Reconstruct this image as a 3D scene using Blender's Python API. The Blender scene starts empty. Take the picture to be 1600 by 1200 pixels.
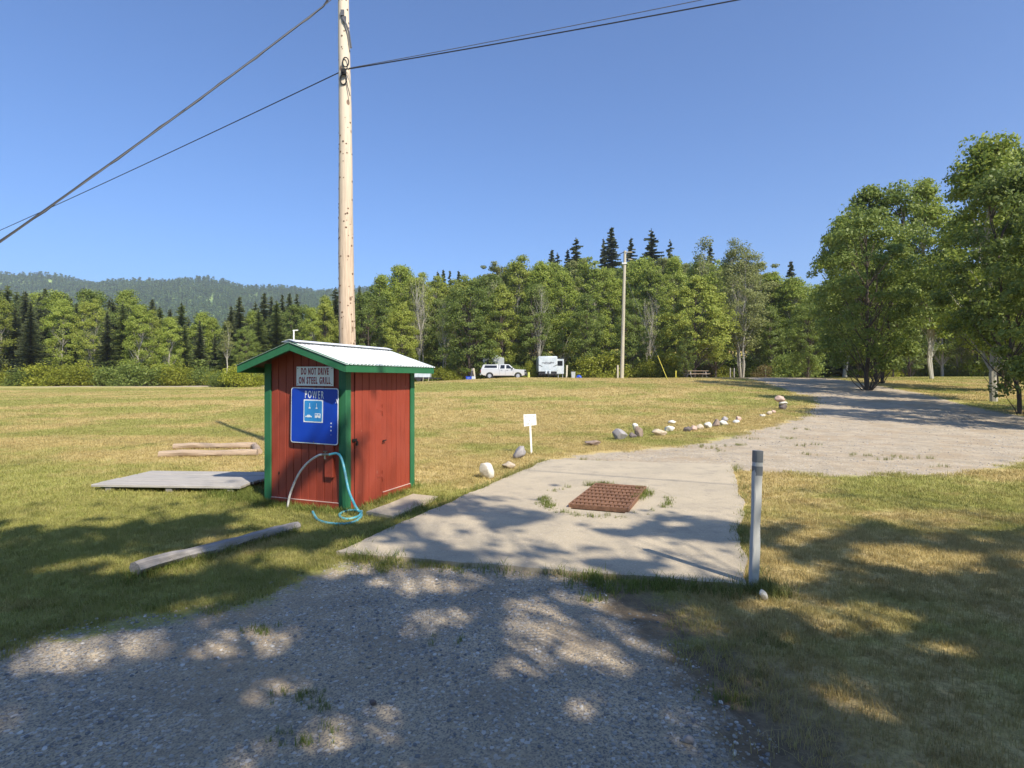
import bpy, bmesh, math, random
import numpy as np
from mathutils import Vector, Matrix, noise as mnoise

R = math.radians
sc = bpy.context.scene
random.seed(7)
# ------------------------------------------------------------------ camera, sky, sun, exposure
CAMH, HOR, F = 1.6, 592.0, 900.0
cam = bpy.data.cameras.new('camera')
co = bpy.data.objects.new('camera', cam); sc.collection.objects.link(co)
co.location = (0, 0, CAMH); co.rotation_euler = (R(90), 0, 0)
cam.sensor_width = 36; cam.lens = 36 * F / 1600; cam.shift_y = -(600 - HOR) / 1600
cam.clip_start = .05; cam.clip_end = 6000
sc.camera = co

SUN_EL, SUN_AZ = 43.0, 143.4            # azimuth clockwise from +Y
w = bpy.data.worlds.new('World'); sc.world = w; w.use_nodes = True
wn = w.node_tree.nodes; wl = w.node_tree.links; wn.clear()
sky = wn.new('ShaderNodeTexSky'); sky.sky_type = 'NISHITA'; sky.sun_disc = False
sky.sun_elevation = R(SUN_EL); sky.sun_rotation = R(SUN_AZ)
sky.altitude = 900; sky.air_density = 1.0; sky.dust_density = 3.0; sky.ozone_density = 6.0
bg = wn.new('ShaderNodeBackground'); bg.inputs['Strength'].default_value = .122
wo = wn.new('ShaderNodeOutputWorld')
tint = wn.new('ShaderNodeMix'); tint.data_type = 'RGBA'; tint.blend_type = 'MULTIPLY'; tint.inputs[0].default_value = 1
tint.inputs[7].default_value = (.73, .885, 1.05, 1); wl.new(sky.outputs[0], tint.inputs[6]); wl.new(tint.outputs[2], bg.inputs[0]); wl.new(bg.outputs[0], wo.inputs[0])
sl = bpy.data.lights.new('sun', 'SUN'); sl.energy = 4.2; sl.angle = R(.53); sl.color = (1, .91, .76)
so = bpy.data.objects.new('sun', sl); sc.collection.objects.link(so)
sd = Vector((math.sin(R(SUN_AZ)) * math.cos(R(SUN_EL)), math.cos(R(SUN_AZ)) * math.cos(R(SUN_EL)), math.sin(R(SUN_EL))))
so.rotation_euler = sd.to_track_quat('Z', 'Y').to_euler(); so.location = sd * 50
sc.view_settings.view_transform = 'Standard'; sc.view_settings.look = 'None'
sc.view_settings.gamma = 1; sc.view_settings.use_curve_mapping = False
sc.view_settings.exposure = .72

# ------------------------------------------------------------------ helpers
COL = sc.collection
def link(o, parent=None):
    COL.objects.link(o)
    if parent is not None: o.parent = parent
    return o
def tag(o, label=None, cat=None, group=None, kind=None):
    if label: o['label'] = label
    if cat: o['category'] = cat
    if group: o['group'] = group
    if kind: o['kind'] = kind
    return o
def empty(name, loc, rz=0, label=None, cat=None, group=None):
    o = bpy.data.objects.new(name, None); link(o); o.location = loc; o.rotation_euler = (0, 0, rz)
    o.empty_display_size = .2
    return tag(o, label, cat, group)

class MB:
    def __init__(s): s.v = []; s.f = []
    def add(s, vs, fs):
        n = len(s.v); s.v += [tuple(v) for v in vs]; s.f += [tuple(i + n for i in f) for f in fs]; return s
    def box(s, c, d, rz=0, rx=0, ry=0):
        M = Matrix.Rotation(rz, 3, 'Z') @ Matrix.Rotation(ry, 3, 'Y') @ Matrix.Rotation(rx, 3, 'X')
        c = Vector(c); vs = []
        for z in (-.5, .5):
            for y in (-.5, .5):
                for x in (-.5, .5): vs.append(c + M @ Vector((x * d[0], y * d[1], z * d[2])))
        return s.add(vs, [(0, 2, 3, 1), (4, 5, 7, 6), (0, 1, 5, 4), (2, 6, 7, 3), (0, 4, 6, 2), (1, 3, 7, 5)])
    def b2(s, lo, hi):
        return s.box([(a + b) / 2 for a, b in zip(lo, hi)], [abs(b - a) for a, b in zip(lo, hi)])
    def tube(s, pts, rad, n=8, cap=True):
        pts = [Vector(p) for p in pts]
        if not hasattr(rad, '__len__'): rad = [rad] * len(pts)
        vs = []; fs = []; up = Vector((0, 0, 1))
        t0 = (pts[1] - pts[0]).normalized()
        x = t0.orthogonal().normalized()
        for i, p in enumerate(pts):
            t = (pts[min(i + 1, len(pts) - 1)] - pts[max(i - 1, 0)])
            t = t.normalized() if t.length > 1e-9 else t0
            x = (x - t * x.dot(t)); x = x.normalized() if x.length > 1e-6 else t.orthogonal().normalized()
            y = t.cross(x)
            for k in range(n):
                a = 2 * math.pi * k / n
                vs.append(p + (x * math.cos(a) + y * math.sin(a)) * rad[i])
        for i in range(len(pts) - 1):
            for k in range(n):
                a = i * n + k; b = i * n + (k + 1) % n
                fs.append((a, b, b + n, a + n))
        if cap:
            fs.append(tuple(reversed(range(n)))); fs.append(tuple(range((len(pts) - 1) * n, len(pts) * n)))
        return s.add(vs, fs)
    def prism(s, poly, p0, p1, axis='y'):
        """poly of (u,v) extruded from p0 to p1 on axis: y -> (u,p,v); x -> (p,u,v); z -> (u,v,p)"""
        n = len(poly)
        def P(u, v, p): return (u, p, v) if axis == 'y' else ((p, u, v) if axis == 'x' else (u, v, p))
        vs = [P(u, v, p0) for u, v in poly] + [P(u, v, p1) for u, v in poly]
        fs = [tuple(range(n)), tuple(reversed(range(n, 2 * n)))] + [(i, i + n, (i + 1) % n + n, (i + 1) % n) for i in range(n)]
        return s.add(vs, fs)
    def build(s, name, mat, parent=None, smooth=False, bevel=0, label=None, cat=None, group=None, kind=None, loc=None):
        me = bpy.data.meshes.new(name)
        me.from_pydata(s.v, [], s.f)
        bm = bmesh.new(); bm.from_mesh(me)
        bmesh.ops.recalc_face_normals(bm, faces=bm.faces)
        if bevel:
            es = [e for e in bm.edges if len(e.link_faces) == 2 and e.calc_face_angle(0) > .5]
            bmesh.ops.bevel(bm, geom=es, offset=bevel, segments=1, affect='EDGES', clamp_overlap=True)
        if smooth:
            for f in bm.faces: f.smooth = True
            for e in bm.edges:
                if len(e.link_faces) == 2 and e.calc_face_angle(0) > .7: e.smooth = False
        bm.to_mesh(me); bm.free()
        if mat: me.materials.append(mat)
        o = bpy.data.objects.new(name, me); link(o, parent)
        if loc is not None: o.location = loc
        return tag(o, label, cat, group, kind)

def npmesh(name, V, Q, mat, smooth=False):
    """fast mesh of quads (or tris) from numpy"""
    me = bpy.data.meshes.new(name); V = np.asarray(V, 'f4'); Q = np.asarray(Q, 'i4'); k = Q.shape[1]
    me.vertices.add(len(V)); me.vertices.foreach_set('co', V.ravel())
    me.loops.add(Q.size); me.loops.foreach_set('vertex_index', Q.ravel())
    me.polygons.add(len(Q)); me.polygons.foreach_set('loop_start', np.arange(0, Q.size, k, dtype='i4'))
    me.polygons.foreach_set('use_smooth', np.full(len(Q), smooth))
    if mat: me.materials.append(mat)
    me.update(calc_edges=True); me.validate()
    return me

def text_mesh(name, body, size, mat, parent, loc, rot, sx=1., bold=0., depth=.0012, align='CENTER', width=None, space=1.15):
    cu = bpy.data.curves.new(name, 'FONT'); cu.body = body; cu.size = size; cu.align_x = align
    cu.offset = bold; cu.extrude = depth; cu.resolution_u = 3; cu.space_character = space
    t = bpy.data.objects.new(name, cu)
    COL.objects.link(t); bpy.context.view_layer.update()
    me = bpy.data.meshes.new_from_object(t.evaluated_get(bpy.context.evaluated_depsgraph_get()))
    bpy.data.objects.remove(t)
    if width:
        xx = [v.co.x for v in me.vertices]; sx = width / (max(xx) - min(xx))
    me.transform(Matrix.Diagonal((sx, 1, 1, 1))); me.materials.clear(); me.materials.append(mat)
    o = bpy.data.objects.new(name, me); link(o, parent); o.location = loc; o.rotation_euler = rot
    return o

# ------------------------------------------------------------------ material kit
def mat(name, col=(.5, .5, .5), rough=.7, metal=0, spec=None):
    m = bpy.data.materials.new(name); m.use_nodes = True
    b = m.node_tree.nodes['Principled BSDF']
    b.inputs['Base Color'].default_value = (*col, 1); b.inputs['Roughness'].default_value = rough
    b.inputs['Metallic'].default_value = metal
    if spec is not None: b.inputs['Specular IOR Level'].default_value = spec
    return m
class N:
    """small node-writing helper"""
    def __init__(s, m): s.t = m.node_tree; s.b = s.t.nodes['Principled BSDF']; s.out = s.t.nodes['Material Output']
    def n(s, typ, **k):
        x = s.t.nodes.new(typ)
        for a, v in k.items(): setattr(x, a, v)
        return x
    def l(s, a, b): s.t.links.new(a, b)
    def val(s, sock, v):
        if isinstance(v, (int, float)): sock.default_value = v
        elif isinstance(v, tuple): sock.default_value = v if len(v) == len(sock.default_value) else (*v, 1)
        else: s.l(v, sock)
    def coord(s, kind='Object', scale=(1, 1, 1)):
        if kind == 'World': o = s.n('ShaderNodeNewGeometry').outputs['Position']
        else: o = s.n('ShaderNodeTexCoord').outputs[kind]
        mp = s.n('ShaderNodeMapping'); s.l(o, mp.inputs[0]); mp.inputs['Scale'].default_value = scale
        return mp.outputs[0]
    def noise(s, co, scale=5, detail=4, rough=.6, dist=0):
        x = s.n('ShaderNodeTexNoise'); s.l(co, x.inputs['Vector'])
        x.inputs['Scale'].default_value = scale; x.inputs['Detail'].default_value = detail
        x.inputs['Roughness'].default_value = rough; x.inputs['Distortion'].default_value = dist
        return x.outputs['Fac']
    def vor(s, co, scale=5, feature='F1', out='Distance', rnd=1):
        x = s.n('ShaderNodeTexVoronoi', feature=feature); s.l(co, x.inputs['Vector']); x.inputs['Scale'].default_value = scale
        x.inputs['Randomness'].default_value = rnd
        return x.outputs[out]
    def ramp(s, f, a, b, lo=0., hi=1.):
        x = s.n('ShaderNodeMapRange'); x.interpolation_type = 'SMOOTHSTEP'
        s.l(f, x.inputs[0]); x.inputs[1].default_value = a; x.inputs[2].default_value = b
        x.inputs[3].default_value = lo; x.inputs[4].default_value = hi
        return x.outputs[0]
    def mix(s, f, a, b, mode='MIX'):
        x = s.n('ShaderNodeMix', data_type='RGBA', blend_type=mode)
        s.val(x.inputs[0], f); s.val(x.inputs[6], a); s.val(x.inputs[7], b)
        return x.outputs[2]
    def math(s, op, a, b=0.):
        x = s.n('ShaderNodeMath', operation=op); s.val(x.inputs[0], a); s.val(x.inputs[1], b); return x.outputs[0]
    def bump(s, h, strength=.3, dist=.01, prev=None):
        x = s.n('ShaderNodeBump'); s.l(h, x.inputs['Height']); x.inputs['Strength'].default_value = strength
        x.inputs['Distance'].default_value = dist
        if prev is not None: s.l(prev, x.inputs['Normal'])
        s.l(x.outputs[0], s.b.inputs['Normal']); return x.outputs[0]
    def base(s, c): s.val(s.b.inputs['Base Color'], c)
    def attr(s, name): return s.n('ShaderNodeAttribute', attribute_name=name).outputs['Fac']

def painted(name, col, worn=.25, grain='z', rough=.6, bare=(.42, .33, .25)):
    m = mat(name, col, rough); k = N(m)
    sc3 = {'z': (9, 9, .8), 'x': (.8, 9, 9), 'y': (9, .8, 9)}[grain]
    c = k.coord('Object', sc3); g = k.noise(c, 9, 5, .65); g2 = k.noise(c, 2.2, 4, .6)
    big = k.noise(k.coord('Object'), 2.6, 3)
    d = tuple(x * .72 for x in col); l = tuple(min(1, x * 1.22 + .012) for x in col)
    cc = k.mix(g2, d, l)
    cc = k.mix(k.ramp(big, .3, .75, 0, .35), cc, tuple(min(1, x * 1.1 + .03) for x in col))
    wr = k.math('MULTIPLY', k.ramp(g, .66, .72), k.ramp(k.noise(k.coord('Object'), 5, 3), .56, .68))
    wr = k.math('MULTIPLY', wr, worn * 3)
    cc = k.mix(k.math('MINIMUM', wr, 1.), cc, bare)
    k.base(cc); k.bump(g, .25, .004); return m

def rawwood(name, a, b, grain='x', scale=1., crack=.5, rough=.85):
    m = mat(name, a, rough); k = N(m)
    s0 = {'z': (8, 8, .5), 'x': (.5, 8, 8), 'y': (8, .5, 8)}[grain]
    c = k.coord('Object', tuple(x * scale for x in s0))
    g = k.noise(c, 6, 6, .7, .3); g2 = k.noise(c, 1.6, 3)
    cc = k.mix(k.ramp(g, .3, .7), a, b)
    cc = k.mix(k.ramp(g2, .35, .7, 0, .5), cc, tuple(x * .7 for x in a))
    cr = k.ramp(k.noise(k.coord('Object', tuple(x * scale for x in s0)), 11, 2), .66, .7, 0, crack)
    cc = k.mix(cr, cc, tuple(x * .25 for x in a))
    k.base(cc); k.bump(g, .5, .006); return m

M = {}
M['red'] = painted('red barn paint', (.275, .036, .013), .7)
M['green'] = painted('green trim paint', (.011, .125, .045), .12)
M['green_h'] = painted('green trim paint along board', (.011, .125, .045), .12, 'y')
M['dark_gap'] = mat('dark interior boards', (.03, .012, .008), .9)
M['soffit'] = mat('unpainted roof underside', (.12, .075, .045), .9)
M['white_line'] = mat('bare weathered edge', (.55, .42, .36), .8)
m = M['metal'] = mat('galvanised roof sheet', (.78, .80, .82), .42, .15); k = N(m)
c = k.coord('Object'); f = k.noise(c, 6, 5); k.base(k.mix(k.ramp(f, .3, .75), (.84, .86, .88), (.68, .71, .74)))
k.l(k.ramp(f, .2, .8, .5, .32), k.b.inputs['Roughness']); k.bump(f, .08, .004)
M['sign_white'] = mat('white sign enamel', (.72, .72, .68), .45)
k = N(M['sign_white']); k.base(k.mix(k.ramp(k.noise(k.coord('Object'), 9, 5), .5, .8, 0, .5), (.86, .86, .83), (.62, .60, .54)))
M['sign_blue'] = mat('blue sign sheeting', (.002, .04, .40), .5)
k = N(M['sign_blue']); k.base(k.mix(k.ramp(k.noise(k.coord('Object'), 7, 4), .4, .8, 0, .5), (.001, .045, .42), (.004, .06, .44)))
M['sign_pale'] = mat('pale blue sticker', (.03, .26, .62), .4)
M['letter_white'] = mat('white reflective print', (.78, .80, .82), .4)
M['letter_red'] = mat('dark red print', (.30, .008, .015), .5)
M['letter_grey'] = mat('faded marker print', (.30, .30, .33), .7)
M['black_iron'] = mat('black iron', (.02, .017, .015), .55, .3)
M['brass'] = mat('aged brass fitting', (.30, .27, .22), .35, .8)
M['hose_teal'] = mat('teal hose vinyl', (.05, .26, .33), .4)
k = N(M['hose_teal']); k.base(k.mix(k.ramp(k.noise(k.coord('Object'), 16, 4), .4, .75), (.06, .34, .42), (.20, .44, .48)))
M['hose_grey'] = mat('grey hose vinyl', (.50, .49, .47), .5)
k = N(M['hose_grey']); k.base(k.mix(k.ramp(k.noise(k.coord('Object'), 14, 4), .4, .75), (.56, .55, .53), (.38, .36, .33)))
M['grey_wood'] = rawwood('silvered timber', (.34, .32, .30), (.20, .18, .165), 'x')
M['tan_wood'] = rawwood('tan weathered timber', (.45, .34, .24), (.30, .22, .16), 'x')
M['deck_wood'] = rawwood('grey deck board', (.47, .44, .40), (.30, .28, .25), 'x')
M['log_wood'] = rawwood('silvered log', (.36, .335, .315), (.17, .155, .145), 'x', .8, .8)
M['post_white'] = painted('old white paint on post', (.47, .475, .46), 1.4, 'z', .85, (.25, .24, .22))
M['post_band'] = mat('grey reflective band', (.16, .17, .18), .5)
M['white_paint'] = mat('white paint', (.78, .77, .74), .5)
# power pole
m = M['pole'] = mat('pine pole', (.5, .36, .22), .8); k = N(m)
c = k.coord('Object', (7, 7, .35)); g = k.noise(c, 5, 6, .65, .2)
cc = k.mix(k.ramp(g, .3, .72), (.60, .47, .345), (.36, .265, .19))
z = k.n('ShaderNodeSeparateXYZ'); k.l(k.n('ShaderNodeTexCoord').outputs['Object'], z.inputs[0])
cc = k.mix(k.ramp(z.outputs[2], 2.0, 8.2, 0, .72), cc, (.68, .60, .47))
ck = k.ramp(k.noise(k.coord('Object', (9, 9, .22)), 7, 3), .655, .685, 0, .75)
cc = k.mix(ck, cc, (.14, .09, .055))
kn = k.vor(k.coord('Object', (1, 1, .62)), 5.2); ks = k.ramp(kn, .12, .20, .9, 0)
cc = k.mix(ks, cc, (.13, .075, .045)); k.base(cc); k.bump(g, .5, .008)
M['pole_far'] = rawwood('far grey pole', (.53, .48, .37), (.36, .32, .24), 'z')
M['wire'] = mat('black cable', (.015, .015, .017), .6)
M['wire_grey'] = mat('grey cable', (.10, .10, .11), .5)
# concrete
m = M['concrete'] = mat('exposed concrete', (.42, .38, .32), .9); k = N(m)
c = k.coord('World'); f = k.noise(c, 1.3, 5, .6); g = k.noise(c, 60, 3); v = k.vor(c, 95)
cc = k.mix(k.ramp(f, .3, .72), (.51, .43, .305), (.41, .35, .255))
cc = k.mix(k.ramp(g, .4, .70, 0, .6), cc, (.31, .265, .20))
cc = k.mix(k.ramp(k.vor(c, 70, out='Color'), .8, .95, 0, .35), cc, (.62, .58, .52))
st = k.ramp(k.noise(k.coord('World', (1, 1, 1)), 3.1, 6, .75), .50, .66, 0, .5)
cc = k.mix(st, cc, (.27, .235, .19))
k.base(cc); k.bump(v, .35, .004)
m = M['rust'] = mat('rusty steel', (.10, .055, .042), .85, .1); k = N(m)
f = k.noise(k.coord('Object'), 22, 6, .7); k.base(k.mix(k.ramp(f, .3, .7), (.13, .065, .038), (.27, .14, .08))); k.bump(f, .5, .004)
M['pit'] = mat('pit wall', (.10, .09, .08), .95)

def rockmat(name, a, b, s=7):
    m = mat(name, a, .85); k = N(m); c = k.coord('Object'); f = k.noise(c, s, 6, .65); v = k.noise(c, s * 6, 3)
    cc = k.mix(k.ramp(f, .35, .65), a, b); cc = k.mix(k.ramp(v, .55, .7, 0, .35), cc, tuple(x * .45 for x in a))
    k.base(cc); k.bump(f, .6, .02); return m
M['rk_white'] = rockmat('pale boulder', (.66, .63, .56), (.50, .49, .44))
M['rk_grey'] = rockmat('grey boulder', (.34, .32, .32), (.24, .225, .23))
M['rk_tan'] = rockmat('tan boulder', (.52, .44, .33), (.38, .31, .23))
M['rk_dark'] = rockmat('dark boulder', (.17, .14, .135), (.09, .075, .07))
M['rk_brown'] = rockmat('brown boulder', (.32, .24, .19), (.20, .15, .12))
M['rk_pink'] = rockmat('pink boulder', (.55, .40, .33), (.40, .28, .23))

# shared grass colour (world position) used by ground sheet and by blades
def grass_col(k, blade=False):
    c = k.coord('World')
    band = k.noise(k.coord('World', (.030, .105, 0)), 1.35, 5, .6, .4)
    patch = k.noise(k.coord('World', (1, 1, 0)), .42, 5, .62)
    fine = k.noise(k.coord('World', (1, 1, 0)), 3.4, 4, .65)
    dry = k.mix(k.ramp(fine, .35, .68), (.66, .52, .23), (.50, .375, .165))
    grn = k.mix(k.ramp(fine, .3, .7), (.30, .32, .075), (.42, .41, .12))
    f = k.math('ADD', k.math('MULTIPLY', band, .6), k.math('MULTIPLY', patch, .4))
    xy = k.n('ShaderNodeSeparateXYZ'); k.l(c, xy.inputs[0])
    near = k.math('ADD', k.ramp(xy.outputs[1], 6.5, 11.5, -.06, .015), k.math('MULTIPLY', k.ramp(xy.outputs[0], .5, 1.6, 0, .10), k.ramp(xy.outputs[1], 5.5, 8, 1, 0)))
    left = k.ramp(xy.outputs[0], -16, -3, -.035, .0)
    f = k.math('ADD', f, k.math('ADD', near, left))
    cc = k.mix(k.ramp(f, .455, .535), grn, dry)
    mot = k.noise(k.coord('World', (.6, 1.0, 0)), .75, 6, .72)
    cc = k.mix(k.ramp(mot, .52, .66, 0, .55), cc, k.mix(.5, cc, (.22, .19, .06)))
    cc = k.mix(k.ramp(k.noise(k.coord('World', (.5, 1, 0)), .9, 4, .6), .6, .72, 0, .5), cc, (.44, .27, .12))
    if blade: cc = k.mix(.5, cc, k.mix(.5, (1, 1, 1), cc), 'MIX') if False else cc
    return cc
# ground
m = M['ground'] = mat('ground', (.2, .2, .1), .95, spec=.15); k = N(m)
c = k.coord('World'); dg = k.attr('dg')
n1 = k.noise(c, 1.4, 5, .6); n2 = k.noise(c, 9, 4, .7)
e = k.math('ADD', dg, k.math('MULTIPLY', k.math('SUBTRACT', n1, .5), 1.1))
e = k.math('ADD', e, k.math('MULTIPLY', k.math('SUBTRACT', n2, .5), .5))
gm = k.ramp(e, -.10, .10, 1, 0)
gf = k.noise(c, 2.0, 5, .6); v1 = k.vor(c, 125, out='Color'); v2 = k.vor(c, 58, out='Color'); vd = k.vor(c, 60)
gc = k.mix(k.ramp(gf, .3, .7), (.40, .33, .23), (.58, .465, .315))
gc = k.mix(k.ramp(v1, .35, .85, 0, .85), gc, (.16, .155, .15))
gc = k.mix(k.ramp(v2, .70, .92, 0, .85), gc, (.60, .57, .52))
gc = k.mix(k.ramp(k.noise(c, .8, 5, .65), .46, .64, 0, .6), gc, (.36, .275, .18))
gx = k.n('ShaderNodeSeparateXYZ'); k.l(c, gx.inputs[0])
tu = k.math('ADD', k.math('MULTIPLY', gx.outputs[0], .365), k.math('MULTIPLY', gx.outputs[1], .931)); tv = k.math('SUBTRACT', k.math('MULTIPLY', gx.outputs[0], .931), k.math('MULTIPLY', gx.outputs[1], .365))
tm_ = k.math('ADD', k.ramp(k.math('ABSOLUTE', k.math('ADD', tv, 1.12)), .10, .17, 1, 0), k.ramp(k.math('ABSOLUTE', k.math('ADD', tv, 9.75)), .10, .17, 1, 0))
tm_ = k.math('MULTIPLY', k.math('MULTIPLY', tm_, k.ramp(gx.outputs[1], 4.6, 5.2, 1, 0)), k.ramp(k.noise(c, 1.1, 3), .42, .6))
tread = k.math('MULTIPLY', k.ramp(k.math('SINE', k.math('MULTIPLY', k.math('ADD', tu, k.math('MULTIPLY', k.math('ABSOLUTE', k.math('ADD', tv, 1.12)), .5)), 130)), -.5, .6), tm_)
gc = k.mix(k.math('MULTIPLY', tm_, .35), gc, (.40, .34, .26)); gc = k.mix(k.math('MULTIPLY', tread, .6), gc, (.22, .18, .135))
so_ = k.mix(k.ramp(n2, .3, .7), (.14, .105, .07), (.25, .19, .12))
edge = k.math('MULTIPLY', k.ramp(e, .1, 1.3, 1, 0), k.attr('soil'))
gr = grass_col(k)
gr = k.mix(k.ramp(k.noise(c, 26, 4, .75), .40, .66, 0, .6), gr, (.17, .13, .05))
gr = k.mix(k.math('MULTIPLY', edge, k.ramp(n1, .25, .5)), gr, so_)
k.base(k.mix(gm, gr, gc))
hh = k.math('SUBTRACT', k.math('ADD', k.math('MULTIPLY', k.noise(c, 45, 4, .8), .5), k.math('MULTIPLY', vd, .6)), k.math('MULTIPLY', tread, .5))
k.bump(hh, .75, .012)

def leafmat(name, a, b, trans=.42, rough=.5):
    m = mat(name, a, rough, spec=.3); k = N(m)
    geo = k.n('ShaderNodeNewGeometry'); oi = k.n('ShaderNodeObjectInfo')
    cc = k.mix(geo.outputs['Random Per Island'], a, b)
    cc = k.mix(k.math('MULTIPLY', oi.outputs['Random'], .45), cc, tuple(x * .55 for x in a))
    k.base(cc)
    tr = k.n('ShaderNodeBsdfTranslucent'); k.l(cc, tr.inputs[0])
    ms = k.n('ShaderNodeMixShader'); ms.inputs[0].default_value = trans
    k.l(k.b.outputs[0], ms.inputs[1]); k.l(tr.outputs[0], ms.inputs[2]); k.l(ms.outputs[0], k.out.inputs['Surface'])
    return m
M['leaf'] = leafmat('aspen leaves', (.24, .32, .05), (.42, .46, .085))
M['leaf_y'] = leafmat('yellow green leaves', (.25, .31, .05), (.42, .44, .085))
M['leaf_d'] = leafmat('dark leaves', (.14, .20, .04), (.27, .32, .07))
M['leaf_g'] = leafmat('grey green leaves', (.23, .26, .08), (.36, .37, .13))
M['bush'] = leafmat('bush leaves', (.24, .28, .03), (.45, .45, .06))
M['bush_tan'] = leafmat('dry bush leaves', (.28, .20, .10), (.20, .20, .05))
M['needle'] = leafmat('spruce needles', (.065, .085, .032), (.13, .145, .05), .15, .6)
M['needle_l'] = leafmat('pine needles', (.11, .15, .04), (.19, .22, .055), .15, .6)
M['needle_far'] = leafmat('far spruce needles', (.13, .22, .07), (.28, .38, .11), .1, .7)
M['bark_p'] = rawwood('pale aspen bark', (.42, .39, .32), (.25, .23, .18), 'z', 1, .5)
M['bark_d'] = rawwood('dark bark', (.10, .075, .055), (.05, .04, .03), 'z', 1, .5)
def blademat(name, tint=None):
    m = mat(name, (.2, .2, .05), .6, spec=.2); k = N(m); cc = grass_col(k)
    oi = k.n('ShaderNodeObjectInfo'); cc = k.mix(k.math('MULTIPLY', oi.outputs['Random'], .5), cc, (.58, .46, .23))
    geo = k.n('ShaderNodeNewGeometry'); cc = k.mix(k.math('MULTIPLY', geo.outputs['Random Per Island'], .35), cc, (.10, .13, .02))
    if tint: cc = k.mix(tint[0], cc, tint[1])
    k.base(cc); tr = k.n('ShaderNodeBsdfTranslucent'); k.l(cc, tr.inputs[0])
    ms = k.n('ShaderNodeMixShader'); ms.inputs[0].default_value = .3
    k.l(k.b.outputs[0], ms.inputs[1]); k.l(tr.outputs[0], ms.inputs[2]); k.l(ms.outputs[0], k.out.inputs['Surface'])
    return m
M['blade'] = blademat('lawn blade'); M['blade_g'] = blademat('green weed blade', (.65, (.10, .16, .025)))
M['blade_dry'] = blademat('dry straw blade', (.6, (.40, .30, .13)))
m = M['pebble'] = mat('pebble', (.3, .3, .3), .85); k = N(m)
oi = k.n('ShaderNodeObjectInfo'); rr = oi.outputs['Random']
cc = k.mix(k.ramp(rr, 0, .5), (.16, .16, .165), (.36, .34, .31)); cc = k.mix(k.ramp(rr, .5, .85), cc, (.38, .335, .27)); cc = k.mix(k.ramp(rr, .9, 1), cc, (.62, .60, .57))
k.base(cc)

# ------------------------------------------------------------------ terrain
def sstep(t): t = np.clip(t, 0, 1); return t * t * (3 - 2 * t)
def Hh(x, y):
    x = np.asarray(x, float); y = np.asarray(y, float)
    plat = np.interp(x, [-60, -27, -9, 0, 14, 60], [.6, .7, 1.3, 1.64, 1.66, 1.8])
    z = plat * sstep((y - 14) / 38)
    far = np.clip(y - 96, 0, 150); hf = sstep((x + 22) / 26)
    z = z + far * .21 * hf + far * .02
    z = z - .07 * np.exp(-(((x + 2.3) / 1.5) ** 2 + ((y - 7.7) / 1.5) ** 2))
    am = sstep((y - 12) / 20) * .035
    z = z + am * (np.sin(x * .31 + 1.3) * np.cos(y * .23) + .6 * np.sin(x * .11 + y * .37))
    return z
def h1(x, y): return float(Hh(x, y))
def G(px, py):
    """ground point seen at a photograph pixel"""
    u = (px - 800) / F; Y = 2.0
    while Y < 200:
        if HOR + F * (CAMH - h1(u * Y, Y)) / Y <= py: break
        Y += .02 if Y < 30 else .1
    return Vector((u * Y, Y, h1(u * Y, Y)))
def U(px, Y, py=None):
    X = (px - 800) / F * Y
    return Vector((X, Y, h1(X, Y) if py is None else CAMH + (HOR - py) / F * Y))

near_poly = [(-1.35, 5.1), (-1.62, 4.75), (-1.9, 4.05), (-2.9, 3.5), (-5, 2.7), (-9, 2.0), (-9, -12), (1.5, -12), (1.35, 0), (1.2, 1.6), (1.02, 2.4),
             (.95, 2.9), (.85, 3.5), (.72, 4.2), (.4, 4.75), (.1, 5.0)]
track_poly = [(.7, 10.6), (4.0, 10.0), (4.35, 9.75), (5.2, 9.5), (7.0, 9.5), (9.5, 10.8), (13.5, 13.5), (16.5, 17.5), (19.5, 22), (21, 27.5), (23, 33),
              (18.6, 36), (16.2, 31), (13.6, 26), (11.4, 22.3), (9.3, 19.6), (7.2, 17.3), (4.7, 14.2), (2.7, 12.8), (1.4, 12.1)]
road_poly = [(15.7, 31.5), (17.3, 38), (19.5, 47), (20, 58), (10, 66), (-30, 69), (-60, 70), (-60, 80), (60, 80), (80, 34), (40, 26), (22, 26), (19, 28)]
road_poly = [(15.7, 31.5), (17.3, 38), (19.5, 47), (20, 58), (10, 66), (-30, 69), (-60, 70), (-60, 80), (70, 80), (70, 70), (31, 66), (27.5, 55), (25.5, 45), (24, 37), (22, 30)]
def sdf(P, poly):
    P = np.asarray(P); d = np.full(len(P), 1e9); inside = np.zeros(len(P), bool); n = len(poly)
    for i in range(n):
        a = np.array(poly[i], float); b = np.array(poly[(i + 1) % n], float); ab = b - a
        t = np.clip(((P - a) @ ab) / (ab @ ab), 0, 1); q = P - (a + t[:, None] * ab)
        d = np.minimum(d, np.hypot(q[:, 0], q[:, 1]))
        c = ((a[1] > P[:, 1]) != (b[1] > P[:, 1]))
        with np.errstate(divide='ignore', invalid='ignore'):
            xi = (b[0] - a[0]) * (P[:, 1] - a[1]) / (b[1] - a[1] + 1e-12) + a[0]
        inside ^= c & (P[:, 0] < xi)
    return np.where(inside, -d, d)

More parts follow.
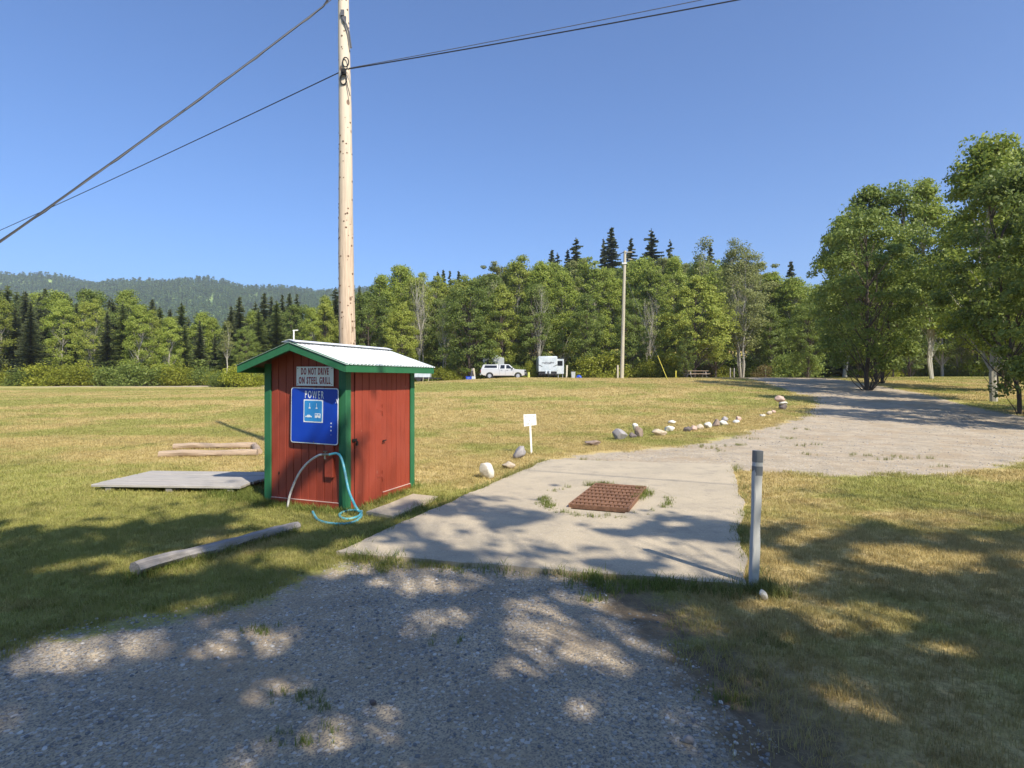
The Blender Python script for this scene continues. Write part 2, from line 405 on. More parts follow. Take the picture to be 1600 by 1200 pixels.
def axis(lo, hi, st, amin, amax, g=1.075):
    c = list(np.arange(lo, hi, st)); s = st; x = c[-1]
    while x < amax: s *= g; x += s; c.append(x)
    s = st; x = c[0]; pre = []
    while x > amin: s *= g; x -= s; pre.append(x)
    return np.array(pre[::-1] + c)
xs = axis(-5, 7, .08, -2600, 2600); ys = axis(2, 12.5, .08, -14, 2600)
GX, GY = np.meshgrid(xs, ys); P2 = np.stack([GX.ravel(), GY.ravel()], 1)
GZ = Hh(P2[:, 0], P2[:, 1])
d_near = sdf(P2, near_poly); d_tr = sdf(P2, track_poly); d_rd = sdf(P2, road_poly)
dg = np.minimum(np.minimum(d_near, d_tr), d_rd)
dsoil = np.clip(1.3 - np.abs(d_near), 0, 1) * np.clip((P2[:, 0] + 1) / 1.4, .25, 1)
dgc = dg.copy(); far_ = P2[:, 1] > 30; dgc[far_] *= .8
nx, ny = len(xs), len(ys)
idx = np.arange(nx * ny).reshape(ny, nx)
Q = np.stack([idx[:-1, :-1], idx[:-1, 1:], idx[1:, 1:], idx[1:, :-1]], -1).reshape(-1, 4)
cen = P2[Q].mean(1)
A_ = Vector((.365, .931)).normalized(); Nn = Vector((A_.y, -A_.x)); RZ = -math.atan2(A_.x, A_.y)
pit_c = np.array([1.29, 7.56]); pit_hw, pit_hl = .33, .68
rel = cen - pit_c; la = rel @ np.array([A_.x, A_.y]); lb = rel @ np.array([Nn.x, Nn.y])
hole = (la > -.80) & (la < pit_hl + .03) & (np.abs(lb) < pit_hw + .03)
cls = np.where(np.minimum(dg[Q].mean(1), 99) > 0, 0, np.where(d_rd[Q].mean(1) <= 0, 2, np.where(d_near[Q].mean(1) <= 0, 1, 3)))
cls[hole] = -1
V3 = np.stack([P2[:, 0], P2[:, 1], GZ], 1)
for ci, nm in ((0, 'grass_field'), (1, 'gravel_drive'), (2, 'campground_road'), (3, 'gravel_track')):
    q = Q[cls == ci]; u, inv = np.unique(q.ravel(), return_inverse=True)
    me = npmesh(nm, V3[u], inv.reshape(-1, 4), M['ground'], True)
    for an, arr in (('dg', dgc), ('soil', dsoil)):
        at = me.attributes.new(an, 'FLOAT', 'POINT'); at.data.foreach_set('value', arr[u].astype('f4'))
    o = bpy.data.objects.new(nm, me); link(o); o['kind'] = 'structure'

# distant hill
hx = np.linspace(-2600, 700, 150); hy = np.linspace(520, 2100, 70)
def hillz(x, y):
    pxx = x / 1500 * F + 800
    ridge_y = np.interp(pxx, [-700, -200, 100, 350, 430, 530, 650, 780, 950, 1200], [415, 428, 438, 447, 451, 457, 465, 477, 508, 592])
    top = 1.6 + (HOR - ridge_y) / F * 1500
    t = np.clip((y - 560) / 940, 0, 1)
    z = top * (t ** 1.15) * (1 - .25 * np.clip((y - 1500) / 600, 0, 1))
    return z + 7 * np.sin(x * .013 + y * .004) * t + 5 * np.sin(x * .031 + 1) * np.cos(y * .021) * t - 3
HX, HY = np.meshgrid(hx, hy); HZ = hillz(HX.ravel(), HY.ravel())
hi_ = np.arange(HX.size).reshape(len(hy), len(hx))
hq = np.stack([hi_[:-1, :-1], hi_[:-1, 1:], hi_[1:, 1:], hi_[1:, :-1]], -1).reshape(-1, 4)
m = M['hill'] = mat('forested hillside', (.05, .09, .03), 1, spec=0); k = N(m)
f = k.noise(k.coord('World', (1, .6, 1)), .012, 5, .65); k.base(k.mix(k.ramp(f, .42, .6), (.15, .24, .08), (.34, .44, .12)))
o = bpy.data.objects.new('distant_hill', npmesh('distant_hill', np.stack([HX.ravel(), HY.ravel(), HZ], 1), hq, m, True)); link(o); o['kind'] = 'structure'

# ------------------------------------------------------------------ scatter by geometry nodes
def scatter(name, label, P, rotz, scl, sources, tilt=.0):
    me = bpy.data.meshes.new(name); P = np.asarray(P, 'f4'); n = len(P)
    me.vertices.add(n); me.vertices.foreach_set('co', P.ravel())
    a = me.attributes.new('scl', 'FLOAT', 'POINT'); a.data.foreach_set('value', np.asarray(scl, 'f4'))
    rv = np.zeros((n, 3), 'f4'); rv[:, 2] = rotz
    if tilt: rng = np.random.default_rng(1); rv[:, :2] = rng.normal(0, tilt, (n, 2))
    a = me.attributes.new('rot', 'FLOAT_VECTOR', 'POINT'); a.data.foreach_set('vector', rv.ravel())
    o = bpy.data.objects.new(name, me); link(o); o['kind'] = 'stuff'; o['label'] = label
    cl = bpy.data.collections.new(name + ' sources')
    for s in sources: cl.objects.link(s)
    ng = bpy.data.node_groups.new(name, 'GeometryNodeTree')
    ng.interface.new_socket('Geometry', in_out='INPUT', socket_type='NodeSocketGeometry')
    ng.interface.new_socket('Geometry', in_out='OUTPUT', socket_type='NodeSocketGeometry')
    nn = ng.nodes; gi = nn.new('NodeGroupInput'); go = nn.new('NodeGroupOutput'); ip = nn.new('GeometryNodeInstanceOnPoints')
    ci = nn.new('GeometryNodeCollectionInfo'); ci.inputs['Collection'].default_value = cl
    ci.inputs['Separate Children'].default_value = True; ci.inputs['Reset Children'].default_value = True
    ip.inputs['Pick Instance'].default_value = True
    ri = nn.new('FunctionNodeRandomValue'); ri.data_type = 'INT'; ri.inputs['Min'].default_value = 0; ri.inputs['Max'].default_value = len(sources) - 1
    for nm2, typ, sock in (('scl', 'FLOAT', 'Scale'), ('rot', 'FLOAT_VECTOR', 'Rotation')):
        na = nn.new('GeometryNodeInputNamedAttribute'); na.data_type = typ; na.inputs['Name'].default_value = nm2
        ng.links.new(na.outputs[0], ip.inputs[sock])
    ng.links.new(gi.outputs[0], ip.inputs['Points']); ng.links.new(ci.outputs[0], ip.inputs['Instance'])
    ng.links.new([s for s in ri.outputs if s.type == 'INT'][0], ip.inputs['Instance Index']); ng.links.new(ip.outputs[0], go.inputs[0])
    md = o.modifiers.new('scatter', 'NODES'); md.node_group = ng
    return o
def tuft(seed, nb, h, spread, wid, mt, lean=.6):
    r = np.random.default_rng(seed); V = []; T = []
    for i in range(nb):
        bx, by = r.normal(0, spread, 2); a = r.uniform(0, 6.283); hh_ = h * r.uniform(.5, 1.15); ln = r.uniform(.1, lean) * hh_
        d = np.array([math.cos(a), math.sin(a)]); p = np.array([-d[1], d[0]]) * wid / 2
        b0 = np.array([bx, by]); m1 = b0 + d * ln * .35; t1 = b0 + d * ln
        n = len(V)
        V += [[*(b0 + p), -.01], [*(b0 - p), -.01], [*(m1 - p * .8), hh_ * .55], [*(m1 + p * .8), hh_ * .55], [*t1, hh_]]
        T += [[n, n + 1, n + 2], [n, n + 2, n + 3], [n + 3, n + 2, n + 4]]
    return bpy.data.objects.new('tuft', npmesh('tuft', V, T, mt))
def pebble(seed, mt):
    r = random.Random(seed); bm = bmesh.new(); bmesh.ops.create_icosphere(bm, subdivisions=1, radius=1)
    for v in bm.verts: v.co *= r.uniform(.75, 1.15); v.co.z *= .6
    me = bpy.data.meshes.new('pebble'); bm.to_mesh(me); bm.free(); me.materials.append(mt)
    return bpy.data.objects.new('pebble', me)

# ------------------------------------------------------------------ concrete pad with grill pit
def ragged(poly, step, amp, seed):
    out = []; n = len(poly)
    for i in range(n):
        a = Vector(poly[i]); b = Vector(poly[(i + 1) % n]); L = (b - a).length; k_ = max(1, int(L / step)); nn_ = Vector((-(b - a).y, (b - a).x)).normalized()
        for j in range(k_):
            p = a.lerp(b, j / k_)
            o_ = mnoise.noise(Vector((p.x * 2.1, p.y * 2.1, seed))) * amp + mnoise.noise(Vector((p.x * 9, p.y * 9, seed + 5))) * amp * .45
            out.append(p + nn_ * o_)
    return out
def slab(name, outer, holes, z0, z1, mt, **kw):
    bm = bmesh.new(); loops = []
    for lp in [outer] + holes:
        vs = [bm.verts.new((p[0], p[1], z1)) for p in lp]
        loops.append(vs); [bm.edges.new((vs[i], vs[(i + 1) % len(vs)])) for i in range(len(vs))]
    bmesh.ops.triangle_fill(bm, edges=bm.edges[:], use_beauty=True)
    for vs in loops:
        lo = [bm.verts.new((v.co.x, v.co.y, z0)) for v in vs]
        for i in range(len(vs)):
            j = (i + 1) % len(vs); bm.faces.new((vs[i], vs[j], lo[j], lo[i]))
    bmesh.ops.recalc_face_normals(bm, faces=bm.faces)
    me = bpy.data.meshes.new(name); bm.to_mesh(me); bm.free(); me.materials.append(mt)
    o = bpy.data.objects.new(name, me); link(o); return tag(o, **kw)
PA, PB, PC, PD = (-1.60, 5.22), (.72, 11.25), (4.02, 10.55), (1.80, 4.37)
pad_out = ragged([PA, PD, (2.35, 6.0), (2.75, 6.8), PC, PB], .09, .05, 1.0)
def shp(u, v): p = Vector((pit_c[0], pit_c[1])) + Nn * u + A_ * v; return (p.x, p.y)
ell = [shp(-.04 + .80 * math.cos(t) * (1 + .05 * math.sin(3 * t)), -.02 + 1.10 * math.sin(t) * (1 + .04 * math.cos(2 * t))) for t in np.linspace(0, 2 * math.pi, 60, endpoint=False)]
ell_in = [shp(-.04 + .797 * math.cos(t) * (1 + .05 * math.sin(3 * t)), -.02 + 1.097 * math.sin(t) * (1 + .04 * math.cos(2 * t))) for t in np.linspace(0, 2 * math.pi, 60, endpoint=False)]
pitr = [shp(-pit_hw, -.79), shp(pit_hw, -.79), shp(pit_hw, pit_hl), shp(-pit_hw, pit_hl)]
slab('concrete_pad', pad_out, [ell], -.06, .035, M['concrete'], kind='structure')
slab('concrete_apron', ell_in, [pitr], -.45, .0345, M['concrete'], kind='structure')
mb = MB(); mb.add([(*p, -.44) for p in pitr], [(0, 1, 2, 3)]); mb.build('pit_floor', M['pit'], kind='structure')
# steel grill
gz = .085
gr = empty('steel_grill', (pit_c[0], pit_c[1], gz), RZ, 'rusty rectangular steel grill set over the pit in the concrete pad', 'grill')
gr.rotation_euler = (R(.5), 0, RZ)
HW, HL = .365, .72
mb = MB(); t_ = .022
mb.b2((-HW, -HL, -.055), (-HW + t_, HL, .003)); mb.b2((HW - t_, -HL, -.055), (HW, HL, .003))
mb.b2((-HW + t_, -HL, -.055), (HW - t_, -HL + t_, .003)); mb.b2((-HW + t_, HL - t_, -.055), (HW - t_, HL, .003))
mb.build('frame', M['rust'], gr, bevel=.003)
nb = 13; bmsh = None
for i in range(nb):
    x = -HW + t_ + (i + .5) * (2 * HW - 2 * t_) / nb
    if bmsh is None:
        mb = MB(); mb.b2((-.0165, -HL + t_, -.03), (.0165, HL - t_, .0)); o = mb.build('bar', M['rust'], gr, bevel=.003); bmsh = o.data
    else: o = bpy.data.objects.new('bar', bmsh); link(o, gr)
    o.location = (x, 0, random.uniform(-.002, .002))
cm = None
for i in range(7):
    y = -HL + t_ + (i + .5) * (2 * HL - 2 * t_) / 7
    if cm is None:
        mb = MB(); mb.b2((-HW + t_, -.017, .001), (HW - t_, .017, .012)); o = mb.build('cross_bar', M['rust'], gr, bevel=.003); cm = o.data
    else: o = bpy.data.objects.new('cross_bar', cm); link(o, gr)
    o.location = (0, y, 0)

# step slab by the shed door
stp = [(-1.74, 6.90), (-1.36, 6.66), (-1.0, 7.78), (-1.37, 7.97)]
o = slab('concrete_step', ragged(stp, .08, .02, 4), [], -.1, .012, M['concrete'], kind='structure')

# ------------------------------------------------------------------ shed
SX, SY = -2.083, 7.21
shed = empty('utility_shed', (SX, SY, 0), RZ, 'small red board shed with green trim and a silver metal gable roof', 'shed')
Wd, L_ = 1.274, 1.6
RX, RZt, SL = -.637, 2.08, .3286
def roofz(x): return RZt - abs(x - RX) * SL
ZB = -.12
random.seed(3)
def plank_front(x0, x1, y0, y1, name='plank'):
    mb = MB(); g = .004; x0 += g; x1 -= g; zz = [roofz(x0) - .035, roofz(x1) - .035]
    pts = [(x0, ZB), (x1, ZB), (x1, zz[1])]
    if x0 < RX < x1: pts.append((RX, roofz(RX) - .035))
    pts.append((x0, zz[0])); dy = random.uniform(-.0015, .0015)
    mb.prism(pts, y0 + dy, y1 + dy); return mb.build(name, M['red'], shed, bevel=.003)
n = 9; wpl = (Wd - .16) / n
for i in range(n): plank_front(-Wd + .08 + i * wpl, -Wd + .08 + (i + 1) * wpl, 0, .018)
for i in range(10): plank_front(-Wd + .02 + i * (Wd - .04) / 10, -Wd + .02 + (i + 1) * (Wd - .04) / 10, L_ - .018, L_)
def plank_side(y0, y1, x0, x1, z0=ZB, z1=1.79, parent=None, name='plank'):
    mb = MB(); g = .0035; d = random.uniform(-.0015, .0015)
    mb.b2((x0 + d, y0 + g, z0), (x1 + d, y1 - g, z1)); return mb.build(name, M['red'], parent or shed, bevel=.0025)
n = 6
for i in range(n): plank_side(.79 + i * (1.515 - .79) / n, .79 + (i + 1) * (1.515 - .79) / n, -.018, 0)
plank_side(.085, .175, -.018, 0)
for i in range(12): plank_side(.02 + i * (L_ - .04) / 12, .02 + (i + 1) * (L_ - .04) / 12, -Wd, -Wd + .018)
mb = MB()                                  # framing behind the boards
mb.b2((-Wd + .02, .020, ZB), (-.020, .03, 1.78)); mb.b2((-.03, .03, ZB), (-.020, L_ - .03, 1.78))
mb.prism([(-Wd + .02, 1.78), (-.02, 1.78), (RX, 2.0)], .0195, .0295)
mb.build('frame', M['dark_gap'], shed)
door = MB(); door.b2((-.019, .178, ZB + .02), (-.006, .785, 1.69)); door = door.build('door', M['dark_gap'], shed)
for i in range(4): plank_side(.182 + i * .1495, .182 + (i + 1) * .1495, -.006, .010, ZB + .03, 1.69, door, 'plank')
for z in (1.18, .27):
    mb = MB(); mb.b2((.010, .782, z - .075), (.014, .800, z + .075)); mb.prism([(.66, z - .012), (.782, z - .024), (.782, z + .024), (.66, z + .012)], .010, .014, 'x')
    mb.tube([(.016, .784, z - .07), (.016, .784, z + .07)], .006, 6)
    mb.build('hinge', M['red'], door)
mb = MB(); mb.b2((.010, .12, .80), (.016, .215, .835)); mb.tube([(.02, .19, .80), (.045, .19, .80), (.045, .17, .80)], .006, 6); mb.box((.035, .185, .77), (.018, .035, .045))
mb.build('padlock', M['black_iron'], door)
mb = MB(); mb.tube([(.01, .80, .745), (.03, .80, .745)], .012, 8); mb.tube([(.03, .77, .74), (.036, .84, .755)], .008, 6); mb.build('latch', M['black_iron'], shed)
# corner trims
def trim(lo, hi): return MB().b2(lo, hi).build('corner_trim', M['green'], shed, bevel=.003)
for yy, s_ in ((0, -1), (L_, 1)):
    for x0, x1 in ((-.088, .020), (-Wd - .020, -Wd + .088)):
        trim((x0, min(yy, yy + s_ * .021), ZB), (x1, max(yy, yy + s_ * .021), roofz(0) - .07))
for x0, x1 in ((0, .019), (-Wd - .019, -Wd)):
    trim((x0, .0005, ZB), (x1, .085, 1.80)); trim((x0, L_ - .085, ZB), (x1, L_ - .0005, 1.80))
# baseboards with pale bare top edge
for lo, hi in (((-Wd + .09, -.018, ZB), (-.09, -.001, .035)), ((.001, .80, ZB), (.018, 1.513, .035))):
    b = MB().b2(lo, hi).build('baseboard', M['red'], shed, bevel=.002)
    MB().b2((lo[0], lo[1] - .001, .0355), (hi[0] + .001, hi[1], .041)).build('edge', M['white_line'], b)
# roof: deck, fascia, sheets with ribs, cap
OV, E0, E1, Y0, Y1 = .2, -1.474, .2, -.26, 1.83
rf = MB(); rf.prism([(E0, roofz(E0) - .03), (RX, RZt - .03), (E1, roofz(E1) - .03), (E1, roofz(E1) - .05), (RX, RZt - .05), (E0, roofz(E0) - .05)], Y0, Y1)
rf = rf.build('roof', M['soffit'], shed)
for y0, y1 in ((Y0 - .022, Y0 - .001), (Y1 + .001, Y1 + .022)):
    for sgn in (-1, 1):
        xe = E0 - .0 if sgn < 0 else E1 + .0
        MB().prism([(RX + sgn * .0015, RZt - .012), (xe, roofz(xe) - .012), (xe, roofz(xe) - .125), (RX + sgn * .0015, RZt - .125)], y0, y1).build('rake_board', M['green_h'], rf, bevel=.002)
for x0, x1 in ((E1 + .001, E1 + .022), (E0 - .022, E0 - .001)):
    MB().b2((x0, Y0 - .022, roofz(E1) - .125), (x1, Y1 + .022, roofz(E1) - .018)).build('fascia', M['green_h'], rf, bevel=.002)
def sheet(sgn, ya, yb):
    """profiled sheet: ribs run down the slope"""
    us = []; y = ya; pitch = .0765
    while y < yb - 1e-6:
        us += [(y, 0), (min(yb, y + .052), 0), (min(yb, y + .058), .013), (min(yb, y + .070), .013)]; y += pitch
    us.append((yb, 0)); xa = RX + sgn * .004; xb = (E1 + .035) if sgn > 0 else (E0 - .035)
    V = []; T = []
    for yy, dz in us:
        V += [(xa, yy, roofz(xa) - .022 + dz), (xb, yy, roofz(xb) - .022 + dz)]
    for i in range(len(us) - 1): T.append((2 * i, 2 * i + 1, 2 * i + 3, 2 * i + 2))
    mb = MB(); mb.add(V, T); o = mb.build('metal_sheet', M['metal'], rf)
    sm = o.modifiers.new('thick', 'SOLIDIFY'); sm.thickness = .0016; return o
for sgn in (-1, 1):
    for ya, yb in ((Y0 - .035, .43), (.431, 1.13), (1.131, Y1 + .035)): sheet(sgn, ya, yb)
mb = MB(); mb.prism([(RX - .11, RZt - .036 + .020), (RX, RZt + .014), (RX + .11, RZt - .036 + .020), (RX + .11, RZt - .036 + .017), (RX, RZt + .010), (RX - .11, RZt - .036 + .017)], Y0 - .036, Y1 + .036)
mb.build('ridge_cap', M['metal'], rf)
# pipe board and tap
mb = MB(); mb.b2((-.29, -.045, .36), (-.165, -.001, .80)); mb.build('pipe_board', M['red'], shed, bevel=.003)
TX, TZ = -.235, .655
mb = MB(); mb.tube([(TX, -.045, TZ), (TX, -.10, TZ)], .016, 10); mb.tube([(TX - .045, -.095, TZ - .004), (TX + .045, -.095, TZ + .002)], .015, 10)
mb.tube([(TX, -.095, TZ + .0), (TX, -.095, TZ + .035)], .009, 8); mb.tube([(TX - .028, -.095, TZ + .036), (TX + .028, -.095, TZ + .040)], .007, 6)
mb.tube([(TX, -.095, TZ - .0), (TX - .004, -.10, TZ - .05), (TX + .012, -.10, TZ - .06)], .012, 8); mb.tube([(TX + .045, -.095, TZ), (TX + .062, -.095, TZ)], .019, 8)
mb.build('tap', M['brass'], shed, smooth=True)
# hole in a board
MB().box((-1.06, -.004, .36), (.014, .01, .035)).build('knot_hole', M['dark_gap'], shed)

def shedw(x, y, z): return Vector((SX + Nn.x * x + A_.x * y, SY + Nn.y * x + A_.y * y, z))
# signs
def rrect(w_, h_, r, n=6):
    pts = []
    for cx, cy, a0 in ((w_ / 2 - r, h_ / 2 - r, 0), (-w_ / 2 + r, h_ / 2 - r, 90), (-w_ / 2 + r, -h_ / 2 + r, 180), (w_ / 2 - r, -h_ / 2 + r, 270)):
        for i in range(n + 1): a = R(a0 + 90 * i / n); pts.append((cx + r * math.cos(a), cy + r * math.sin(a)))
    return pts
p = shedw(-.458, -.024, 1.634)
ws = empty('warning_sign', p, RZ, 'white rectangular sign reading DO NOT DRIVE ON STEEL GRILL', 'sign')
ws.rotation_euler = (0, R(.4), RZ)
MB().prism(rrect(.585, .246, .003), -.002, .003).build('plate', M['sign_white'], ws)
text_mesh('lettering', 'DO NOT DRIVE', .118, M['letter_red'], ws, (.0, -.004, .022), (R(90), 0, 0), bold=.0034, width=.435, space=1.3)
text_mesh('lettering', 'ON STEEL GRILL', .118, M['letter_red'], ws, (-.003, -.004, -.094), (R(90), 0, 0), bold=.0034, width=.50, space=1.3)
for x, z in ((-.27, .10), (.27, .10), (.27, -.10), (-.27, -.1)): MB().tube([(x, -.003, z), (x, -.006, z)], .006, 6).build('nail', M['rust'], ws)
p = shedw(-.4455, -.050, 1.131)
ps = empty('power_sign', p, RZ, 'large blue POWER sign with white border on the red shed', 'sign')
ps.rotation_euler = (0, R(.9), RZ)
MB().prism(rrect(.745, .712, .035), 0, .003).build('border', M['letter_white'], ps)
MB().prism(rrect(.721, .688, .028), -.003, -.0005).build('panel', M['sign_blue'], ps)
text_mesh('lettering', 'POWER', .135, M['letter_white'], ps, (.0, -.0045, .222), (R(90), 0, 0), bold=.001, width=.295, space=1.35)
cx_, cz_ = -.012, .060
MB().prism([(x + cx_, z + cz_) for x, z in rrect(.305, .290, .004)], -.0055, -.0035).build('sticker_edge', M['letter_white'], ps)
MB().prism([(x + cx_, z + cz_) for x, z in rrect(.277, .262, .02)], -.0075, -.006).build('sticker_panel', M['sign_pale'], ps)
def glyph(*polys):
    mb = MB()
    for pl in polys: mb.prism([(x + cx_, z + cz_) for x, z in pl], -.0092, -.0078)
    return mb.build('pictogram', M['letter_white'], ps)
for gx in (-.055, .055): glyph([(gx - .002, .05), (gx + .002, .05), (gx + .002, .10), (gx - .002, .10)], [(gx - .016, .030), (gx + .016, .030), (gx + .008, .05), (gx - .008, .05)])
glyph([(-.12, -.082), (-.02, -.082), (-.02, -.066), (-.04, -.062), (-.05, -.050), (-.085, -.050), (-.098, -.064), (-.12, -.068)])
glyph([(.03, -.085), (.118, -.085), (.118, -.028), (.03, -.028)])
for a, b in (((.038, -.052), (.062, -.038)), ((.075, -.052), (.108, -.038))): MB().prism([(a[0] + cx_, a[1] + cz_), (b[0] + cx_, a[1] + cz_), (b[0] + cx_, b[1] + cz_), (a[0] + cx_, b[1] + cz_)], -.0105, -.0095).build('pictogram', M['sign_pale'], ps)
for gx, r_ in ((-.10, .009), (-.042, .009), (.075, .011)): MB().prism([(gx + cx_ + r_ * math.cos(a), -.084 + cz_ + r_ * math.sin(a)) for a in np.linspace(0, 6.28, 10, endpoint=False)], -.0105, -.0095).build('pictogram', M['sign_pale'], ps)
for z, r_ in ((-.085, .010), (-.128, .009), (-.176, .010), (-.23, .004)): MB().tube([(.268, -.0032, z), (.268, -.0045, z)], r_, 8).build('dot', M['letter_white'], ps)
for x, z in ((0, .335), (0, -.335)): MB().tube([(x, -.003, z), (x, -.008, z)], .007, 6).build('bolt', M['brass'], ps)
for a, b in ((.25, .30), (-.30, -.25)): MB().b2((-.02, .004, a), (.02, .028, b)).build('spacer', M['dark_gap'], ps)
mb = MB(); mb.tube([(.345, -.010, .225), (.365, -.014, .20), (.372, -.014, .165)], .003, 5); mb.tube([(.34, -.012, .17), (.378, -.016, .215)], .003, 5); mb.build('cable_tie', M['letter_white'], ps)

# hoses
def catmull(pts, n=8):
    pts = [Vector(p) for p in pts]; out = []
    for i in range(len(pts) - 1):
        p0 = pts[max(i - 1, 0)]; p1 = pts[i]; p2 = pts[i + 1]; p3 = pts[min(i + 2, len(pts) - 1)]
        for j in range(n):
            t = j / n
            out.append(.5 * ((2 * p1) + (-p0 + p2) * t + (2 * p0 - 5 * p1 + 4 * p2 - p3) * t * t + (-p0 + 3 * p1 - 3 * p2 + p3) * t ** 3))
    out.append(pts[-1]); return out
def gp(px, py, dz=.02): v = G(px, py); return Vector((v.x, v.y, v.z + dz))
tapL = shedw(TX - .045, -.095, TZ - .004)
hpts = [tapL, shedw(-.34, -.11, .635), shedw(-.47, -.13, .55), shedw(-.60, -.15, .40), shedw(-.70, -.17, .19), shedw(-.745, -.18, .02), shedw(-.75, -.18, -.12)]
o = MB().tube(catmull(hpts), .014, 10).build('grey_hose', M['hose_grey'], smooth=True)
tag(o, 'grey hose arching from the tap down into the grass', 'hose')
z2 = lambda x, y: (x / 8.573 + 470, y / 8.573 + 690)     # reading taken from an enlargement
hp = [shedw(TX + .055, -.095, TZ), U(526, 7.19, 708.5), U(533, 7.14, 715), U(538.5, 7.08, 735), U(544.5, 7.0, 765), U(552, 6.92, 784), U(560, 6.84, 798)]
for a, b, dz in ((815, 985, .045), (770, 1035, .03), (640, 1060, .02), (545, 1045, .02), (520, 1000, .02), (580, 962, .02), (680, 950, .025), (775, 975, .04), (812, 1025, .03), (740, 1090, .02), (600, 1128, .02), (420, 1125, .02), (290, 1100, .02), (215, 1062, .02), (160, 985, .035)):
    hp.append(gp(*z2(a, b), dz))
hs = empty('garden_hose', tuple(gp(520, 815, 0)), 0, 'teal garden hose hanging from the tap and coiled on the grass', 'hose')
off = hs.location.copy()
o = MB().tube([p - off for p in catmull(hp)], .0155, 10).build('tube', M['hose_teal'], hs, smooth=True)
e0 = hp[-1] - off; e1 = e0 + (hp[-1] - hp[-2]).normalized() * .035
MB().tube([e0, e1], .016, 10).build('coupling', M['brass'], hs, smooth=True)

# ------------------------------------------------------------------ power pole and cables
PX, PY = -2.95, 10.4
pole = empty('utility_pole', (PX, PY, h1(PX, PY)), 0, 'tall pale pine pole with knots standing behind the red shed', 'pole')
pts = []; rad = []
for i in range(45):
    z = -.3 + i * .27; pts.append((-.0104 * z + .006 * math.sin(z * 1.3), .004 * math.sin(z * .9), z)); rad.append(max(.08, .165 - .0083 * z) * (1 + .012 * math.sin(z * 5.1) + .01 * math.sin(z * 13.7)))
MB().tube(pts, rad, 28).build('shaft', M['pole'], pole, smooth=True)
kb = MB(); r_ = random.Random(8)
for i in range(150):
    z = r_.uniform(.8, 10.5); a = r_.uniform(math.pi, 2 * math.pi); rr = max(.08, .165 - .0083 * z) * 1.0; s_ = r_.choice((.008, .010, .014, .018))
    c = Vector((-.0104 * z + .006 * math.sin(z * 1.3) + rr * math.cos(a), .004 * math.sin(z * .9) + rr * math.sin(a), z)); n_ = Vector((math.cos(a), math.sin(a), 0))
    kb.tube([c - n_ * .01, c + n_ * .003, c + n_ * .006], [s_, s_, s_ * .6], 6)
M['knot'] = mat('dark knot', (.13, .08, .05), .8)
kb.build('knots', M['knot'], pole, kind='stuff')
def ppt(px, py, dy=-.12): v = U(px, PY + dy, py); return v - Vector((PX, PY, pole.location.z))
for (cx, cy, rx_, ry_) in ((540, 97, 4.6, 7.5), (536.5, 124, 5, 8)):
    mb = MB(); mb.tube([ppt(cx + rx_ * math.cos(a), cy + ry_ * math.sin(a)) for a in np.linspace(0, 2 * math.pi, 20)], .011, 6, cap=False); mb.build('cable_loop', M['wire'], pole)
mb = MB(); mb.tube([ppt(535, 111, -.08), ppt(537, 110, -.2)], .03, 8); mb.box(ppt(537, 112, -.15), (.08, .06, .09)); mb.build('wire_clamp', M['wire'], pole)
mb = MB(); mb.tube([ppt(*q) for q in ((538, 114), (541, 122), (543, 134), (547, 150))], .008, 6); mb.build('down_wire', M['wire'], pole)
MB().tube([ppt(532, 24, -.06), ppt(536, 30, -.12), ppt(541, 38, -.12), ppt(545, 50, -.1), ppt(548.5, 75, -.06)], .018, 6).build('ground_wire', M['wire_grey'], pole)
mb = MB()
for (a, b) in ((535, 20), (538, 30)): mb.box(ppt(a, b, -.11), (.06, .03, .10))
mb.build('staple', M['wire_grey'], pole)
def cable(name, P0, P1, sag, r, lab, mt='wire', n=24):
    P0 = Vector(P0); P1 = Vector(P1); pts = []
    for i in range(n + 1):
        t = i / n; p = P0.lerp(P1, t); p.z -= sag * 4 * t * (1 - t); pts.append(p)
    o = MB().tube(pts, r, 6).build(name, M[mt], smooth=True); return tag(o, lab, 'cable')
A0 = U(543, PY - .14, 107)
def toward(px, py, px2, py2, Yend): return U(px2, Yend, py2)
cable('overhead_cable', A0, U(350 - 600, 27, 107 + (543 - (-250)) * .452), .15, .010, 'thin black cable falling from the pine pole to the left')
cable('overhead_cable', U(543, PY - .15, 108), U(1700, 7.2, -107), .05, .010, 'lower of the two cables rising right from the pine pole')
cable('overhead_cable', U(545, PY - .13, 106.5), U(1700, 7.2, -128), .05, .006, 'upper thinner cable rising right from the pine pole', 'wire_grey')
Tp = U(530, PY - .1, -6)
for dy, lab, r_ in ((0, 'thick twisted cable crossing the upper left sky', .015), (3, 'thin grey cable wrapped along the thick upper left cable', .008)):
    P1_ = U(-420, 6.5, 110 + 770 * .72 + dy); P0_ = U(505, PY - .15, 8 + dy)
    pts = [Tp] + [U(515, PY - .15, -4), U(505, PY - .15, 10)] if dy == 0 else [U(524, PY - .15, -6), U(507, PY - .15, 8)]
    last = pts[-1]
    for i in range(1, 25):
        t = i / 24; p = last.lerp(P1_, t); p.z -= .10 * 4 * t * (1 - t); pts.append(p)
    mb = MB(); mb.tube(pts, r_, 7)
    if dy == 0: mb.tube([p_ + Vector((.017 * math.cos(i_ * 1.9), 0, .020 * math.sin(i_ * 1.9))) for i_, p_ in enumerate(pts)], .009, 6)
    tag(mb.build('overhead_cable', M['wire' if dy == 0 else 'wire_grey'], smooth=True), lab, 'cable')
S0 = Vector((.38, 9.90, 0)); dS = Vector((2.86, -1.29, 0)); off_ = Vector((.638, -.859, 1)) * 9.5
cable('overhead_cable', S0 + off_ + dS * 8, S0 + off_ - dS * 8, .12, .016, 'high cable above the camera whose thin shadow crosses the concrete pad')

